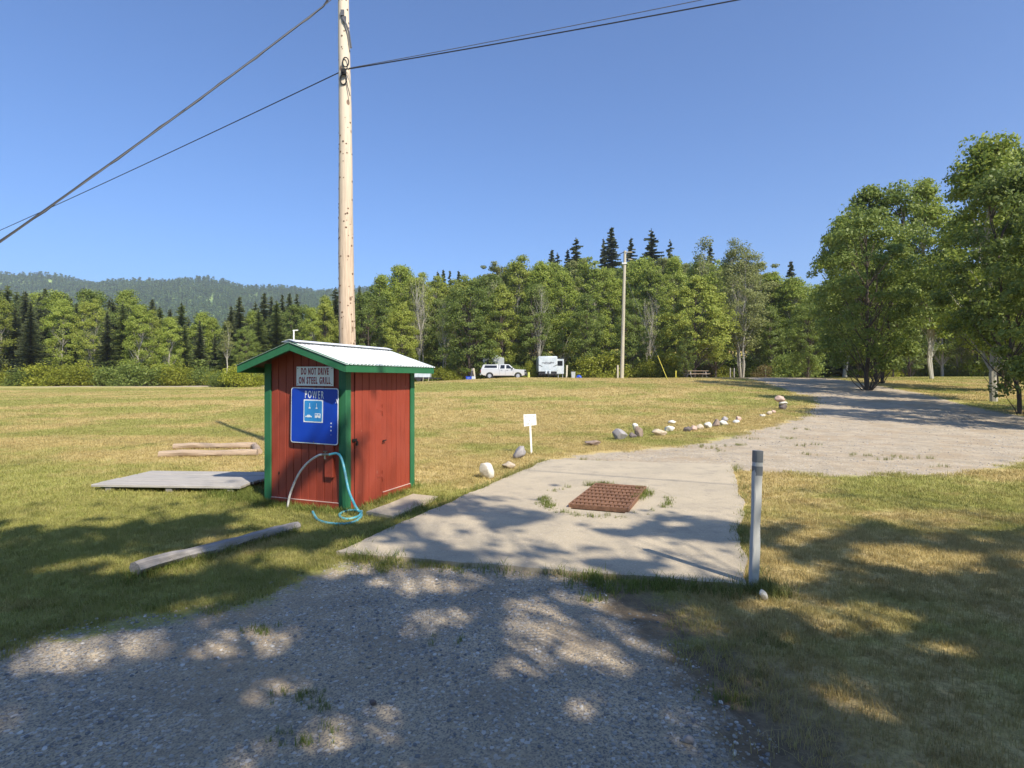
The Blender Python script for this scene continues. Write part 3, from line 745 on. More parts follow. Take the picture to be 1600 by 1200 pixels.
# ------------------------------------------------------------------ posts, small sign, timbers
mp = empty('marker_post', (1.845, 4.40, 0), 0, 'white painted wooden post with grey bands at the concrete corner', 'post')
mp.rotation_euler = (0, R(1.9), R(8))
pts = []; rad = []
prof = [(x_ * .84, y_ * .84) for x_, y_ in [(-.036, -.026), (-.026, -.034), (.028, -.034), (.037, -.024), (.036, .026), (.026, .034), (-.028, .033), (-.036, .024)]]
mb = MB(); V = []; Fs = []; K = 22; n8 = 8
for i in range(K):
    z = -.15 + i * (1.20 / (K - 1)); s_ = 1 + .05 * math.sin(z * 9) + .03 * math.sin(z * 23); s_ *= (.93 if z < .12 else 1)
    for j, (x, y) in enumerate(prof): V.append((x * s_ * (1 + .04 * math.sin(z * 17 + j)), y * s_, z))
for i in range(K - 1):
    for j in range(n8): Fs.append((i * n8 + j, i * n8 + (j + 1) % n8, (i + 1) * n8 + (j + 1) % n8, (i + 1) * n8 + j))
Fs.append(tuple(range((K - 1) * n8, K * n8))); mb.add(V, Fs); mb.build('shaft', M['post_white'], mp, smooth=True)
for z0, z1 in ((.965, 1.052), (.865, .935)):
    MB().prism([(x * 1.075, y * 1.085) for x, y in prof], z0, z1, 'z').build('band', M['post_band'], mp)

b_ = G(830.5, 709)
ss = empty('lawn_sign', b_, R(4), 'small white hand-lettered sign on a stake in the lawn', 'sign'); ss.rotation_euler = (0, R(-2.8), R(4))
k_ = b_.y / F
MB().prism([(-.0, -.05), (.02, .02), (.022, 60 * k_), (-.022, 60 * k_), (-.02, .02)], -.012, .012).build('stake', M['white_paint'], ss, bevel=.003)
MB().prism([(-.135, 43 * k_), (.135, 44.5 * k_), (.135, 61.5 * k_), (-.135, 62 * k_)], -.022, -.013).build('board', M['sign_white'], ss, bevel=.002)
for t_x, zz, wd in (('PULL ON', 56.2, .20), ('AS', 50.8, .07), ('FAR LEFT', 45.2, .19)):
    text_mesh('lettering', t_x, .066, M['letter_grey'], ss, (0, -.0235, zz * k_), (R(90), 0, 0), bold=.0004, width=wd)

def log(name, P0, P1, r0, r1, mt, lab, cat='log', seg=26, sides=14, flat=1., grp=None, jag=.03):
    P0 = Vector(P0); P1 = Vector(P1); c = (P0 + P1) / 2; d = P1 - P0; L = d.length
    pts = []; rad = []
    for i in range(seg + 1):
        t = i / seg; pts.append((-L / 2 + L * t, .012 * math.sin(t * 7), .008 * math.sin(t * 11))); rad.append((r0 + (r1 - r0) * t) * (1 + jag * math.sin(t * 17) + jag * .7 * math.sin(t * 41)))
    mb = MB(); mb.tube(pts, rad, sides)
    mb.v = [(x, y + .25 * rad[0] * mnoise.noise(Vector((x * 3, y * 20, z * 20))), z * flat + .12 * rad[0] * mnoise.noise(Vector((x * 5, y * 30, z * 30 + 9)))) for x, y, z in mb.v]
    o = mb.build(name, M[mt], smooth=True); o.location = c; o.rotation_euler = (0, -math.asin(d.z / L), math.atan2(d.y, d.x)); return tag(o, lab, cat, grp)
l0 = gp(466, 829, .055); l1 = gp(350, 862, .06); l1 = l0 + (l1 - l0) * 1.9
log('fallen_log', l1, l0, .066, .056, 'log_wood', 'silvery weathered log lying in the grass in front of the shed', sides=8, flat=.85, jag=.05)
# timber bed frame at left
f0 = G(402, 713); f0.z = h1(f0.x, f0.y)
for (dx, dy, ex, ey, lab, r_) in ((0, 0, -1.9, -.2, 'front timber of the log bed frame behind the red shed', .075), (-.02, .12, -.62, 1.25, 'short end timber of the log bed frame nearest the shed', .07), (-.6, 1.3, -2.4, 1.15, 'back timber of the log bed frame on the field', .07)):
    log('edging_timber', (f0.x + dx, f0.y + dy, f0.z + .07), (f0.x + ex, f0.y + ey, f0.z + .07), r_, r_, 'tan_wood', lab, 'timber', jag=.015)
# boardwalk
bw = empty('wooden_platform', (-4.0, 8.75, 0), R(-4), 'low grey board platform in the grass left of the shed', 'platform')
for i in range(7):
    MB().box((-.85 + random.uniform(-.04, .04), -.62 + i * .178, .085 + random.uniform(-.003, .003)), (2.2, .165, .035), rz=random.uniform(-.004, .004)).build('plank', M['deck_wood'], bw, bevel=.004)
for x in (-1.7, -.8, .1): MB().box((x, -.08, .03), (.09, 1.2, .07)).build('joist', M['grey_wood'], bw)

# ------------------------------------------------------------------ rocks
def rock(px, py, wpx, hpx, mt, lab, seed, rx=0., name='rock', grp=None, ysc=.8, sharp=.16):
    """py = base row of the stone"""
    b = G(px, py); kk = b.y / F; r = random.Random(seed)
    bm = bmesh.new(); bmesh.ops.create_icosphere(bm, subdivisions=3, radius=1)
    o_ = Vector((seed * 3.7, 1.3, 2)); cuts = [(Vector((r.uniform(-1, 1), r.uniform(-1, 1), r.uniform(-.6, 1))).normalized(), r.uniform(.55, .85)) for _ in range(11)]
    for v in bm.verts:
        for nrm, d in cuts:
            q = v.co.dot(nrm)
            if q > d: v.co -= nrm * (q - d) * .97
        v.co *= 1 + sharp * mnoise.noise(v.co * 1.4 + o_) + .05 * mnoise.noise(v.co * 5 + o_)
    xs_ = [v.co.x for v in bm.verts]; zs_ = [v.co.z for v in bm.verts]
    W_ = wpx * kk; H_ = hpx * kk * 1.06
    for v in bm.verts:
        v.co.x *= W_ / (max(xs_) - min(xs_)); v.co.y *= W_ * ysc / 2; v.co.z = (v.co.z - min(zs_)) / (max(zs_) - min(zs_)) * H_ * 1.12 - H_ * .12
        if rx: v.co.x += v.co.z * rx
        v.co += Vector((mnoise.noise(v.co * 60 + o_), mnoise.noise(v.co * 55), mnoise.noise(v.co * 50 - o_))) * .03 * H_
    me = bpy.data.meshes.new(name); bm.to_mesh(me); bm.free()
    for p in me.polygons: p.use_smooth = True
    me.materials.append(M[mt]); o = bpy.data.objects.new(name, me); link(o); o.location = b + Vector((0, W_ * ysc * .3, 0)); return tag(o, lab, 'rock', grp)
RK = [(762.5, 749, 23, 24, 'rk_white', 'large white boulder at the left edge of the concrete pad', -.25),
      (795.5, 733, 22, 11, 'rk_tan', 'low cream stone between the white boulder and the grey upright one', 0),
      (809, 718, 19, 20, 'rk_grey', 'upright grey stone beside the small white sign', .3),
      (927, 697, 27, 8, 'rk_brown', 'flat mottled stone sunk in the lawn, nearest of the row to the small sign', 0),
      (970, 688, 25, 17, 'rk_grey', 'biggest squarish grey boulder of the row along the gravel track', 0),
      (989, 685, 14, 9, 'rk_dark', 'dark round stone right of the squarish grey boulder', 0),
      (993.5, 672, 10, 10, 'rk_white', 'small pale stone sitting behind the brown knobbly stone', 0),
      (1001, 684, 14, 17, 'rk_brown', 'brown knobbly upright stone in the row along the track', -.2),
      (1032, 682, 26, 11, 'rk_tan', 'long low tan boulder in the middle of the stone row', 0),
      (1047, 675, 16, 9, 'rk_white', 'white stone touching the long low tan boulder', .1),
      (1051.5, 663, 13, 6, 'rk_white', 'lone flat pale stone on the lawn behind the stone row', 0),
      (1074, 675, 12, 8, 'rk_dark', 'dark purple-brown stone in the stone row', 0),
      (1084.5, 673, 11, 8, 'rk_pink', 'small cream stone beside the dark purple-brown one', 0),
      (1095, 671, 12, 8, 'rk_tan', 'yellowish rounded stone in the stone row', 0),
      (1108, 669, 13, 9, 'rk_white', 'whitish angular stone left of the brown pointed stone', 0),
      (1119.5, 667.5, 12, 12, 'rk_brown', 'brown pointed stone in the stone row', .1),
      (1131, 665, 17, 8, 'rk_white', 'wide white stone at the right end of the main stone row', 0),
      (1133.5, 659, 11, 8, 'rk_grey', 'grey stone behind the wide white stone', 0),
      (1151, 661.5, 11, 5, 'rk_white', 'low white stone past the end of the main stone row', 0),
      (1154.5, 658, 9, 7, 'rk_pink', 'small pinkish stone past the end of the main stone row', 0),
      (1192, 651.5, 9, 4, 'rk_white', 'tiny pale stone in the grass before the rock stack', 0),
      (1203, 648.5, 9, 6, 'rk_tan', 'low tan stone in the grass before the rock stack', 0),
      (1209, 646, 8, 5, 'rk_pink', 'little pink stone close before the rock stack', 0),
      (1198, 941, 12, 17, 'rk_white', 'pale stone in the grass beside the white post', -.5),
      (583, 1104, 11, 8, 'rk_dark', 'dark flat stone in the middle of the gravel drive', 0),
      (576, 1045, 9, 5, 'rk_tan', 'small tan stone in the gravel drive', 0),
      (1077, 1167, 18, 12, 'rk_grey', 'smooth grey stone where the gravel meets bare soil', 0),
      (1148, 1184, 7, 6, 'rk_white', 'little white stone on the bare soil', 0),
      (394, 1009, 9, 4, 'rk_white', 'flat white chip at the left side of the gravel drive', 0)]
for i, r_ in enumerate(RK): rock(r_[0], r_[1], r_[2], r_[3], r_[4], r_[5], 11 + i * 3, r_[6])
# stack of rocks by the road: each is a stone
bs = G(1224, 640); kk = bs.y / F
for px, py, w_, h_, mt, lab in ((1224, 640, 13, 12, 'rk_dark', 'dark stone at the bottom of the rock stack by the road'), (1224, 631.5, 15, 5, 'rk_white', 'white flat stone in the middle of the rock stack by the road'), (1219, 627, 15, 9, 'rk_pink', 'pink round stone on top of the rock stack by the road')):
    o = rock(px, 640, w_, h_, mt, lab, int(px + py)); o.location = (U(px, bs.y).x, bs.y, bs.z + (640 - py) * kk - .01)

# ------------------------------------------------------------------ far poles, posts, table
fp = U(971.5, 50); p2 = empty('utility_pole', fp, 0, 'grey utility pole standing on the crest of the lawn before the woods', 'pole')
top = U(976.5, 50, 392) - fp
MB().tube([(0, 0, -.3), tuple(top * .5), tuple(top)], [.17, .14, .115], 14).build('shaft', M['pole_far'], p2, smooth=True)
q = lambda a, b: U(a, 49.85, b) - fp
MB().tube([q(975, 394), q(967, 397.5)], .035, 6).build('bracket', M['wire'], p2)
MB().tube([q(978, 394), q(988, 394)], .04, 6).build('bracket', M['pole_far'], p2)
MB().tube([q(982, 405), q(988, 405.5)], .04, 6).build('bracket', M['pole_far'], p2)
MB().tube([q(972, 411.5), q(979.5, 411.5)], .05, 6).build('bracket', M['letter_white'], p2)
MB().b2((-.42, -.1, 0), (-.28, .02, 1.15)).build('meter_post', M['pole_far'], p2)
gw = empty('guy_wire', G(1043, 593.5), 0, 'guy wire with a yellow guard leaning from the far grey pole', 'guy wire')
g0 = gw.location.copy(); tp = U(977, 50, 432) - g0; d_ = tp.normalized()
MB().tube([(0, 0, -.1), tuple(tp)], .010, 5).build('wire', M['wire_grey'], gw)
M['yellow'] = mat('yellow plastic', (.55, .48, .05), .6)
MB().tube([(0, 0, 0), tuple(d_ * 2.25)], .026, 8).build('guard', M['yellow'], gw)
def marker(px, py, hpx, w_, mt, lab, name='marker_post', cat='post', grp=None, Y=None):
    b = G(px, py) if Y is None else U(px, Y); kk = b.y / F; mb = MB(); H = hpx * kk
    mb.tube([(0, 0, -.1), (0, 0, H * .5), (.01, 0, H - .03), (.01, 0, H)], [w_ * .5, w_ * .48, w_ * .46, w_ * .3], 8)
    o = mb.build(name, M[mt], smooth=True); o.location = b; return tag(o, lab, cat, grp)
marker(1056, 589, 12, .13, 'yellow', 'short yellow marker post before the bushes, right of the guy wire', Y=63)
M['yelgreen'] = mat('faded yellow plastic', (.50, .52, .12), .6)
marker(826, 590.5, 10, .28, 'yelgreen', 'short yellow-green post in front of the white pickup', Y=70)
for i, (a, lab) in enumerate(((1147, 'weathered fence post at the wood edge, left of the forked aspen'), (1141, 'thin leaning fence post left of the thicker one at the wood edge'), (1196, 'dark fence post right of the forked pale aspen'))):
    marker(a, 590, 16, .16, 'grey_wood' if i < 2 else 'bark_d', lab, 'fence_post', 'fence post', 'old fence posts along the wood edge', Y=77)
tpole = empty('antenna_pole', U(459, 60), 0, 'thin light pole with a short arm seen above the shed ridge', 'pole')
q = lambda b_: CAMH + (HOR - b_) / F * 60 - tpole.location.z
MB().tube([(0, 0, -.2), (0, 0, q(516))], .07, 8).build('mast', M['sign_white'], tpole)
MB().tube([(-.1, 0, q(516.5)), (.45, 0, q(516))], .05, 6).build('arm', M['sign_white'], tpole)
pt = empty('picnic_table', U(1089, 60), R(2), 'wooden picnic table under the trees at the field edge', 'table')
mb = None
for i in range(5): MB().box((0, -.32 + i * .16, .76), (2.15, .15, .045)).build('plank', M['tan_wood'], pt)
for y in (-.78, .78): MB().box((0, y, .46), (2.15, .26, .045)).build('bench', M['tan_wood'], pt)
for x in (-.8, .8):
    for s_ in (-1, 1): MB().tube([(x, s_ * .72, -.02), (x, s_ * .25, .73)], .05, 4).build('leg', M['grey_wood'], pt)
    MB().box((x + .06, 0, .41), (.05, 1.7, .1)).build('brace', M['grey_wood'], pt)

# ------------------------------------------------------------------ vehicles
M['car_white'] = mat('white car paint', (.70, .71, .72), .3); N(M['car_white']).b.inputs['Coat Weight'].default_value = .4
k = N(M['car_white']); zz = k.n('ShaderNodeSeparateXYZ'); k.l(k.n('ShaderNodeTexCoord').outputs['Object'], zz.inputs[0])
k.base(k.mix(k.math('MULTIPLY', k.ramp(zz.outputs[2], .35, 1.1, 1, 0), k.ramp(k.noise(k.coord('Object'), 3, 4), .3, .7, .3, 1)), (.47, .48, .49), (.50, .45, .37)))
M['glass'] = mat('dark window glass', (.012, .014, .018), .08)
M['tyre'] = mat('tyre rubber', (.025, .025, .025), .9)
M['rim'] = mat('steel rim', (.55, .55, .56), .35, .6)
M['plastic'] = mat('black plastic', (.02, .02, .022), .6)
M['lamp_red'] = mat('red lamp lens', (.35, .01, .01), .3)
M['camper'] = mat('camper siding', (.66, .70, .71), .45)
M['camper_grey'] = mat('grey camper siding', (.36, .38, .37), .6)
k = N(M['camper']); k.base(k.mix(k.ramp(k.noise(k.coord('Object'), 2.5, 5), .35, .7), (.50, .54, .56), (.38, .43, .45)))
M['blue_plastic'] = mat('blue plastic', (.012, .06, .42), .5)
def wheel(x, y, r, parent, w_=.24):
    t = MB(); t.tube([(x, y - w_ / 2, r), (x, y - w_ / 2 + .03, r), (x, y + w_ / 2 - .03, r), (x, y + w_ / 2, r)], [r * .92, r, r, r * .92], 20); t = t.build('wheel', M['tyre'], parent, smooth=True)
    s_ = -1 if y < 0 else 1
    mb = MB(); mb.tube([(x, y + s_ * (w_ / 2 - .01), r), (x, y + s_ * (w_ / 2 + .012), r)], [r * .62, r * .58], 16); mb.tube([(x, y + s_ * (w_ / 2 + .012), r), (x, y + s_ * (w_ / 2 + .03), r)], [r * .2, r * .16], 10)
    mb.build('rim', M['rim'], t, smooth=True)
    for i in range(6):
        a = i * math.pi / 3; MB().box((x + r * .4 * math.cos(a), y + s_ * (w_ / 2 + .013), r + r * .4 * math.sin(a)), (.05, .006, .05)).build('rim_hole', M['plastic'], t)
pk = empty('pickup_truck', U(787, 76), 0, 'white four-door pickup truck with a canopy over its bed, parked side-on', 'pickup truck')
L = 5.95
def arch(cx, r, n=9): return [(cx + r * math.cos(a), .36 + r * math.sin(a)) for a in np.linspace(math.pi, 0, n)]
x0 = -L / 2
lower = [(x0 + .02, .62)] + [(x0 + .35, .45), (x0 + .62, .42)] + arch(x0 + 1.15, .50) + [(x0 + 1.75, .42), (x0 + 4.2, .42)] + arch(x0 + 4.85, .50) + \
        [(x0 + 5.45, .42), (x0 + 5.88, .50), (x0 + 5.95, .75), (x0 + 5.92, 1.08), (x0 + 5.80, 1.17), (x0 + 4.60, 1.26), (x0 + 4.35, 1.29), (x0 + .02, 1.25)]
MB().prism(lower, -.98, .98).build('body', M['car_white'], pk, bevel=.04, smooth=True)
def taper(poly, y, inset, z0, z1): # cab: upper vertices pulled in
    return [(u, s_ * (y - inset * max(0, (v - z0) / (z1 - z0))), v) for s_ in (-1, 1) for u, v in poly]
def cabbody(name, poly, y, inset, z0, z1, mt, parent, **kw):
    n = len(poly); V = taper(poly, y, inset, z0, z1); mb = MB()
    mb.add(V, [tuple(range(n)), tuple(reversed(range(n, 2 * n)))] + [(i, i + n, (i + 1) % n + n, (i + 1) % n) for i in range(n)]); return mb.build(name, mt, parent, **kw)
cabbody('cab', [(x0 + 2.30, 1.24), (x0 + 4.42, 1.26), (x0 + 3.72, 1.86), (x0 + 3.45, 1.90), (x0 + 2.45, 1.90), (x0 + 2.34, 1.84)], .95, .20, 1.24, 1.9, M['car_white'], pk, bevel=.03, smooth=True)
cabbody('canopy', [(x0 + .04, 1.255), (x0 + 2.27, 1.255), (x0 + 2.25, 1.86), (x0 + .42, 1.86), (x0 + .28, 1.80)], .95, .18, 1.24, 1.9, M['car_white'], pk, bevel=.03, smooth=True)
def sidewin(name, poly, yb, inset, mt=M['glass']):
    for s_ in (-1, 1):
        V = []; 
        for off in (.004, .016):
            for u, v in poly: V.append((u, s_ * (yb - inset * max(0, (v - 1.24) / .66) + off), v))
        n = len(poly); mb = MB(); mb.add(V, [tuple(range(n)), tuple(range(n, 2 * n))] + [(i, (i + 1) % n, (i + 1) % n + n, i + n) for i in range(n)]); mb.build(name, mt, pk)
sidewin('window', [(x0 + .44, 1.42), (x0 + 2.12, 1.42), (x0 + 2.12, 1.76), (x0 + .56, 1.76)], .95, .18)
sidewin('window', [(x0 + 2.52, 1.33), (x0 + 3.12, 1.33), (x0 + 3.12, 1.80), (x0 + 2.62, 1.80)], .95, .20)
sidewin('window', [(x0 + 3.30, 1.33), (x0 + 4.12, 1.33), (x0 + 3.66, 1.79), (x0 + 3.34, 1.80)], .95, .20)
mb = MB(); mb.add([(x0 + 4.44, -.78, 1.33), (x0 + 4.44, .78, 1.33), (x0 + 3.82, .66, 1.85), (x0 + 3.82, -.66, 1.85)], [(0, 1, 2, 3)]); mb.build('windscreen', M['glass'], pk)
for x in (2.42, 3.2, 4.22): MB().b2((x0 + x - .008, -.986, .52), (x0 + x + .008, -.9815, 1.24)).build('door_seam', M['plastic'], pk)
for x in (2.60, 3.36): MB().b2((x0 + x, -1.005, 1.10), (x0 + x + .20, -.9815, 1.15)).build('handle', M['plastic'], pk)
for s_ in (-1, 1):
    MB().box((x0 + 4.12, s_ * 1.08, 1.36), (.12, .2, .22)).build('mirror', M['plastic'], pk, bevel=.02)
    MB().box((x0 + 5.82, s_ * .83, .95), (.30, .34, .30)).build('headlight', M['plastic'], pk, bevel=.02)
    MB().box((x0 + .03, s_ * .90, 1.02), (.10, .14, .38)).build('tail_light', M['lamp_red'], pk, bevel=.01)
MB().box((x0 + 5.88, 0, .60), (.38, 2.0, .30)).build('bumper', M['plastic'], pk, bevel=.03)
MB().box((x0 + 5.95, 0, .95), (.06, 1.2, .30)).build('grille', M['plastic'], pk, bevel=.01)
MB().box((x0 - .03, 0, .58), (.2, 1.8, .20)).build('bumper', M['rim'], pk, bevel=.03)
MB().box((0, 0, .42), (5.0, 1.5, .25)).build('chassis', M['plastic'], pk)
for x in (1.15, 4.85):
    for y in (-.84, .84): wheel(x0 + x, y, .40, pk)

tr = empty('travel_trailer', U(856, 77), 0, 'white travel trailer seen from its front end with a slide-out on the right', 'trailer')
Wt = 2.55
MB().b2((-Wt / 2, .0, .88), (Wt / 2, 7.0, 3.0)).build('body', M['camper'], tr, bevel=.10, smooth=True)
MB().prism([(-1.25, .93), (1.25, .93), (1.25, 1.55), (1.22, 2.9), (-1.22, 2.9), (-1.25, 1.55)], -.10, .02).build('front_cap', M['camper'], tr, bevel=.05, smooth=True)
for s_ in (-1, 1): MB().prism([(s_ * 1.26, 1.90), (s_ * .72, 1.62), (s_ * .74, 1.56), (s_ * 1.26, 1.80)], -.112, -.102).build('stripe', M['plastic'], tr)
mb = MB(); r_ = random.Random(4)
for i in range(11): mb.box((-.72 + i * .145, -.107, 2.12 + r_.uniform(-.03, .03)), (.10, .008, r_.uniform(.12, .24)), ry=.25)
mb.box((.0, -.107, 1.97), (.9, .008, .05)); o = mb.build('front_emblem', M['wire_grey'], tr); o['kind'] = 'stuff'
for x in (-.26, .22): MB().tube([(x, -.45, .62), (x, -.45, .68), (x, -.45, 1.02), (x, -.45, 1.10)], [.10, .16, .16, .08], 14).build('gas_bottle', M['camper'], tr, smooth=True)
mb = MB(); mb.tube([(-1, 0, .62), (0, -1.5, .55)], .06, 6); mb.tube([(1, 0, .62), (0, -1.5, .55)], .06, 6); mb.tube([(0, -1.4, .55), (0, -1.4, 0)], .05, 8); mb.build('hitch', M['plastic'], tr)
MB().b2((-1.2, .06, .45), (1.2, 6.9, .875)).build('chassis', M['plastic'], tr)
for y in (3.4, 4.3):
    for x in (-1.12, 1.12):
        t = MB().tube([(x - .11, y, .34), (x + .11, y, .34)], .34, 16).build('wheel', M['tyre'], tr, smooth=True)
so2 = MB().b2((Wt / 2 + .01, 1.6, .62), (Wt / 2 + 1.02, 5.0, 2.72)).build('slide_out', M['camper'], tr, bevel=.04)
MB().prism([(Wt / 2 + .14, 1.75), (Wt / 2 + .84, 1.75), (Wt / 2 + .84, 2.42), (Wt / 2 + .14, 2.42)], 1.58, 1.597).build('window', M['glass'], so2, bevel=.004)
MB().b2((Wt / 2 + .02, 1.55, 2.73), (Wt / 2 + 1.1, 5.05, 2.83)).build('awning', M['plastic'], so2)
for x in (1.5, 2.1): MB().b2((x, 1.8, -.05), (x + .08, 1.9, .62)).build('jack', M['rim'], tr)
MB().box((0, 3, 3.08), (.5, .5, .18)).build('roof_vent', M['plastic'], tr)
def obx(name, px, Y, z, d, mt, lab, cat, rx=0, rz=0, ry=0, bevel=.02):
    o = MB().box((0, 0, d[2] / 2), d).build(name, M[mt], bevel=bevel); b = U(px, Y); o.location = b + Vector((0, 0, z)); o.rotation_euler = (rx, ry, rz); return tag(o, lab, cat)
M['cream'] = mat('cream board', (.55, .50, .36), .7)
obx('leaning_board', 885.3, 75.8, 0, (.22, .05, 1.75), 'cream', 'tall cream board standing at the right of the travel trailer', 'board', ry=R(2))
# grey camper behind the pickup
gc_ = empty('parked_camper', U(771, 79.2), 0, 'grey camper partly hidden behind the white pickup', 'camper')
MB().prism([(-1.45, .9), (1.45, .9), (1.45, 2.95), (.75, 3.10), (-1.45, 2.85)], 0, 2.4).build('body', M['camper_grey'], gc_, bevel=.04)
MB().prism([(-.9, 1.9), (.2, 1.9), (.2, 2.4), (-.9, 2.4)], -.02, -.004).build('window', M['glass'], gc_)
MB().box((.5, 1.0, 3.15), (.4, .4, .3)).build('roof_vent', M['camper'], gc_)
MB().prism([(-1.45, 2.55), (1.45, 2.62), (1.45, 2.68), (-1.45, 2.61)], -.014, -.003).build('stripe', M['rim'], gc_)
MB().b2((-1.3, .2, .4), (1.3, 2.2, .89)).build('chassis', M['plastic'], gc_)
for y in (.25, 2.15): MB().tube([(-.3, y - .1, .34), (-.3, y + .1, .34)], .34, 16).build('wheel', M['tyre'], gc_, smooth=True)
# low trailer at the left under the shed eave
lt = empty('tent_trailer', U(657, 73), R(3), 'low white folded tent trailer beside the bush right of the shed roof', 'trailer')
MB().b2((-1.6, 0, .55), (1.2, 2.0, 1.12)).build('body', M['camper'], lt, bevel=.04)
MB().b2((-1.65, -.03, 1.13), (1.25, 2.03, 1.22)).build('lid', M['camper'], lt, bevel=.02)
MB().b2((-1.5, .1, .35), (1.4, 1.9, .545)).build('chassis', M['plastic'], lt)
MB().tube([(1.2, 1, .45), (2.6, 1, .42)], .05, 6).build('hitch', M['plastic'], lt)
for x in (-.2,):
    for y in (-.06, 2.06): MB().tube([(x, y - .09, .3), (x, y + .09, .3)], .3, 16).build('wheel', M['tyre'], lt, smooth=True)
for x in (-1.0, .3, 1.0): MB().tube([(x, -.05, -.05), (x + .06, -.05, .56)], .03, 6).build('leg', M['cream'], lt)
# camp clutter
cb = empty('storage_tub', U(732.5, 72), 0, 'bright blue plastic tub on the grass left of the pickup', 'tub')
MB().prism([(-.30, 0), (.30, 0), (.36, .42), (-.36, .42)], -.25, .25).build('tub', M['blue_plastic'], cb, bevel=.02)
MB().box((0, 0, .44), (.78, .56, .04)).build('lid', M['blue_plastic'], cb, bevel=.01)
MB().box((.0, -.26, .25), (.3, .02, .04)).build('handle', M['camper'], cb)
cl_ = empty('ice_box', U(739.5, 73), 0, 'small white ice box beside the blue tub', 'ice box')
MB().box((0, 0, .2), (.42, .36, .40)).build('box', M['camper'], cl_, bevel=.03); MB().box((0, 0, .43), (.44, .38, .06)).build('lid', M['camper'], cl_, bevel=.015)
for i, (a, lean, lab) in enumerate(((742.5, -7, 'pale board leaning near the rear of the pickup, the right one'), (738.5, 4, 'tan board leaning near the rear of the pickup, the middle one'), (735.2, 9, 'brown board leaning near the rear of the pickup, the left one'))):
    obx('leaning_board', a, 74 + i * .3, 0, (.16, .05, 1.5), ('cream', 'tan_wood', 'grey_wood')[i], lab, 'board', ry=R(lean))
bt = empty('grey_bin', U(895.5, 75), 0, 'grey plastic bin beside the small blue tent', 'bin')
MB().prism([(-.22, 0), (.22, 0), (.27, .9), (-.27, .9)], -.22, .22).build('bin', M['camper_grey'], bt, bevel=.02); MB().box((0, 0, .93), (.6, .5, .06)).build('lid', M['plastic'], bt, bevel=.02)
tt = empty('small_tent', U(904.5, 75), 0, 'small blue tent or tarp mound right of the trailer', 'tent')
mb = MB(); V = []; nn_ = 12
for j in range(5):
    a = j / 4 * math.pi / 2
    for i in range(nn_): V.append((.42 * math.cos(a) * math.cos(2 * math.pi * i / nn_), .42 * math.cos(a) * math.sin(2 * math.pi * i / nn_), .48 * math.sin(a)))
Fq = [(j * nn_ + i, j * nn_ + (i + 1) % nn_, (j + 1) * nn_ + (i + 1) % nn_, (j + 1) * nn_ + i) for j in range(4) for i in range(nn_)]
mb.add(V, Fq); mb.build('cover', M['blue_plastic'], tt); MB().prism([(-.14, 0), (.14, 0), (0, .34)], -.43, -.40).build('door', M['plastic'], tt)

# ------------------------------------------------------------------ trees
def leaf_quads(C, S, rng, flat=0., asp=.7, out=None):
    """one folded leaf spray per centre; C (n,3), S (n,)"""
    n = len(C); nrm = rng.normal(0, 1, (n, 3)); nrm[:, 2] += flat; nrm = nrm * .62 + out if out is not None else nrm; nrm /= np.linalg.norm(nrm, axis=1)[:, None]
    a = np.cross(nrm, rng.normal(0, 1, (n, 3))); a /= np.linalg.norm(a, axis=1)[:, None]; b = np.cross(nrm, a)
    a = a * S[:, None] / 2; b = b * S[:, None] / 2 * asp
    V = np.stack([C - a, C - b * .9 + a * .1, C + a, C + b], 1).reshape(-1, 3)
    return V, np.arange(4 * n).reshape(-1, 4)
def tubes_np(mb, base, tip, r0, r1, rng, seg=5, wob=.05, n=6):
    base = Vector(base); tip = Vector(tip); L = (tip - base).length; pts = []; rad = []
    for i in range(seg + 1):
        t = i / seg; p = base.lerp(tip, t)
        if 0 < i: p += Vector(rng.normal(0, wob * L * .3, 3) * (1, 1, .3)) * math.sin(t * 3.14)
        pts.append(p); rad.append(r0 + (r1 - r0) * t)
    mb.tube(pts, rad, n); return pts
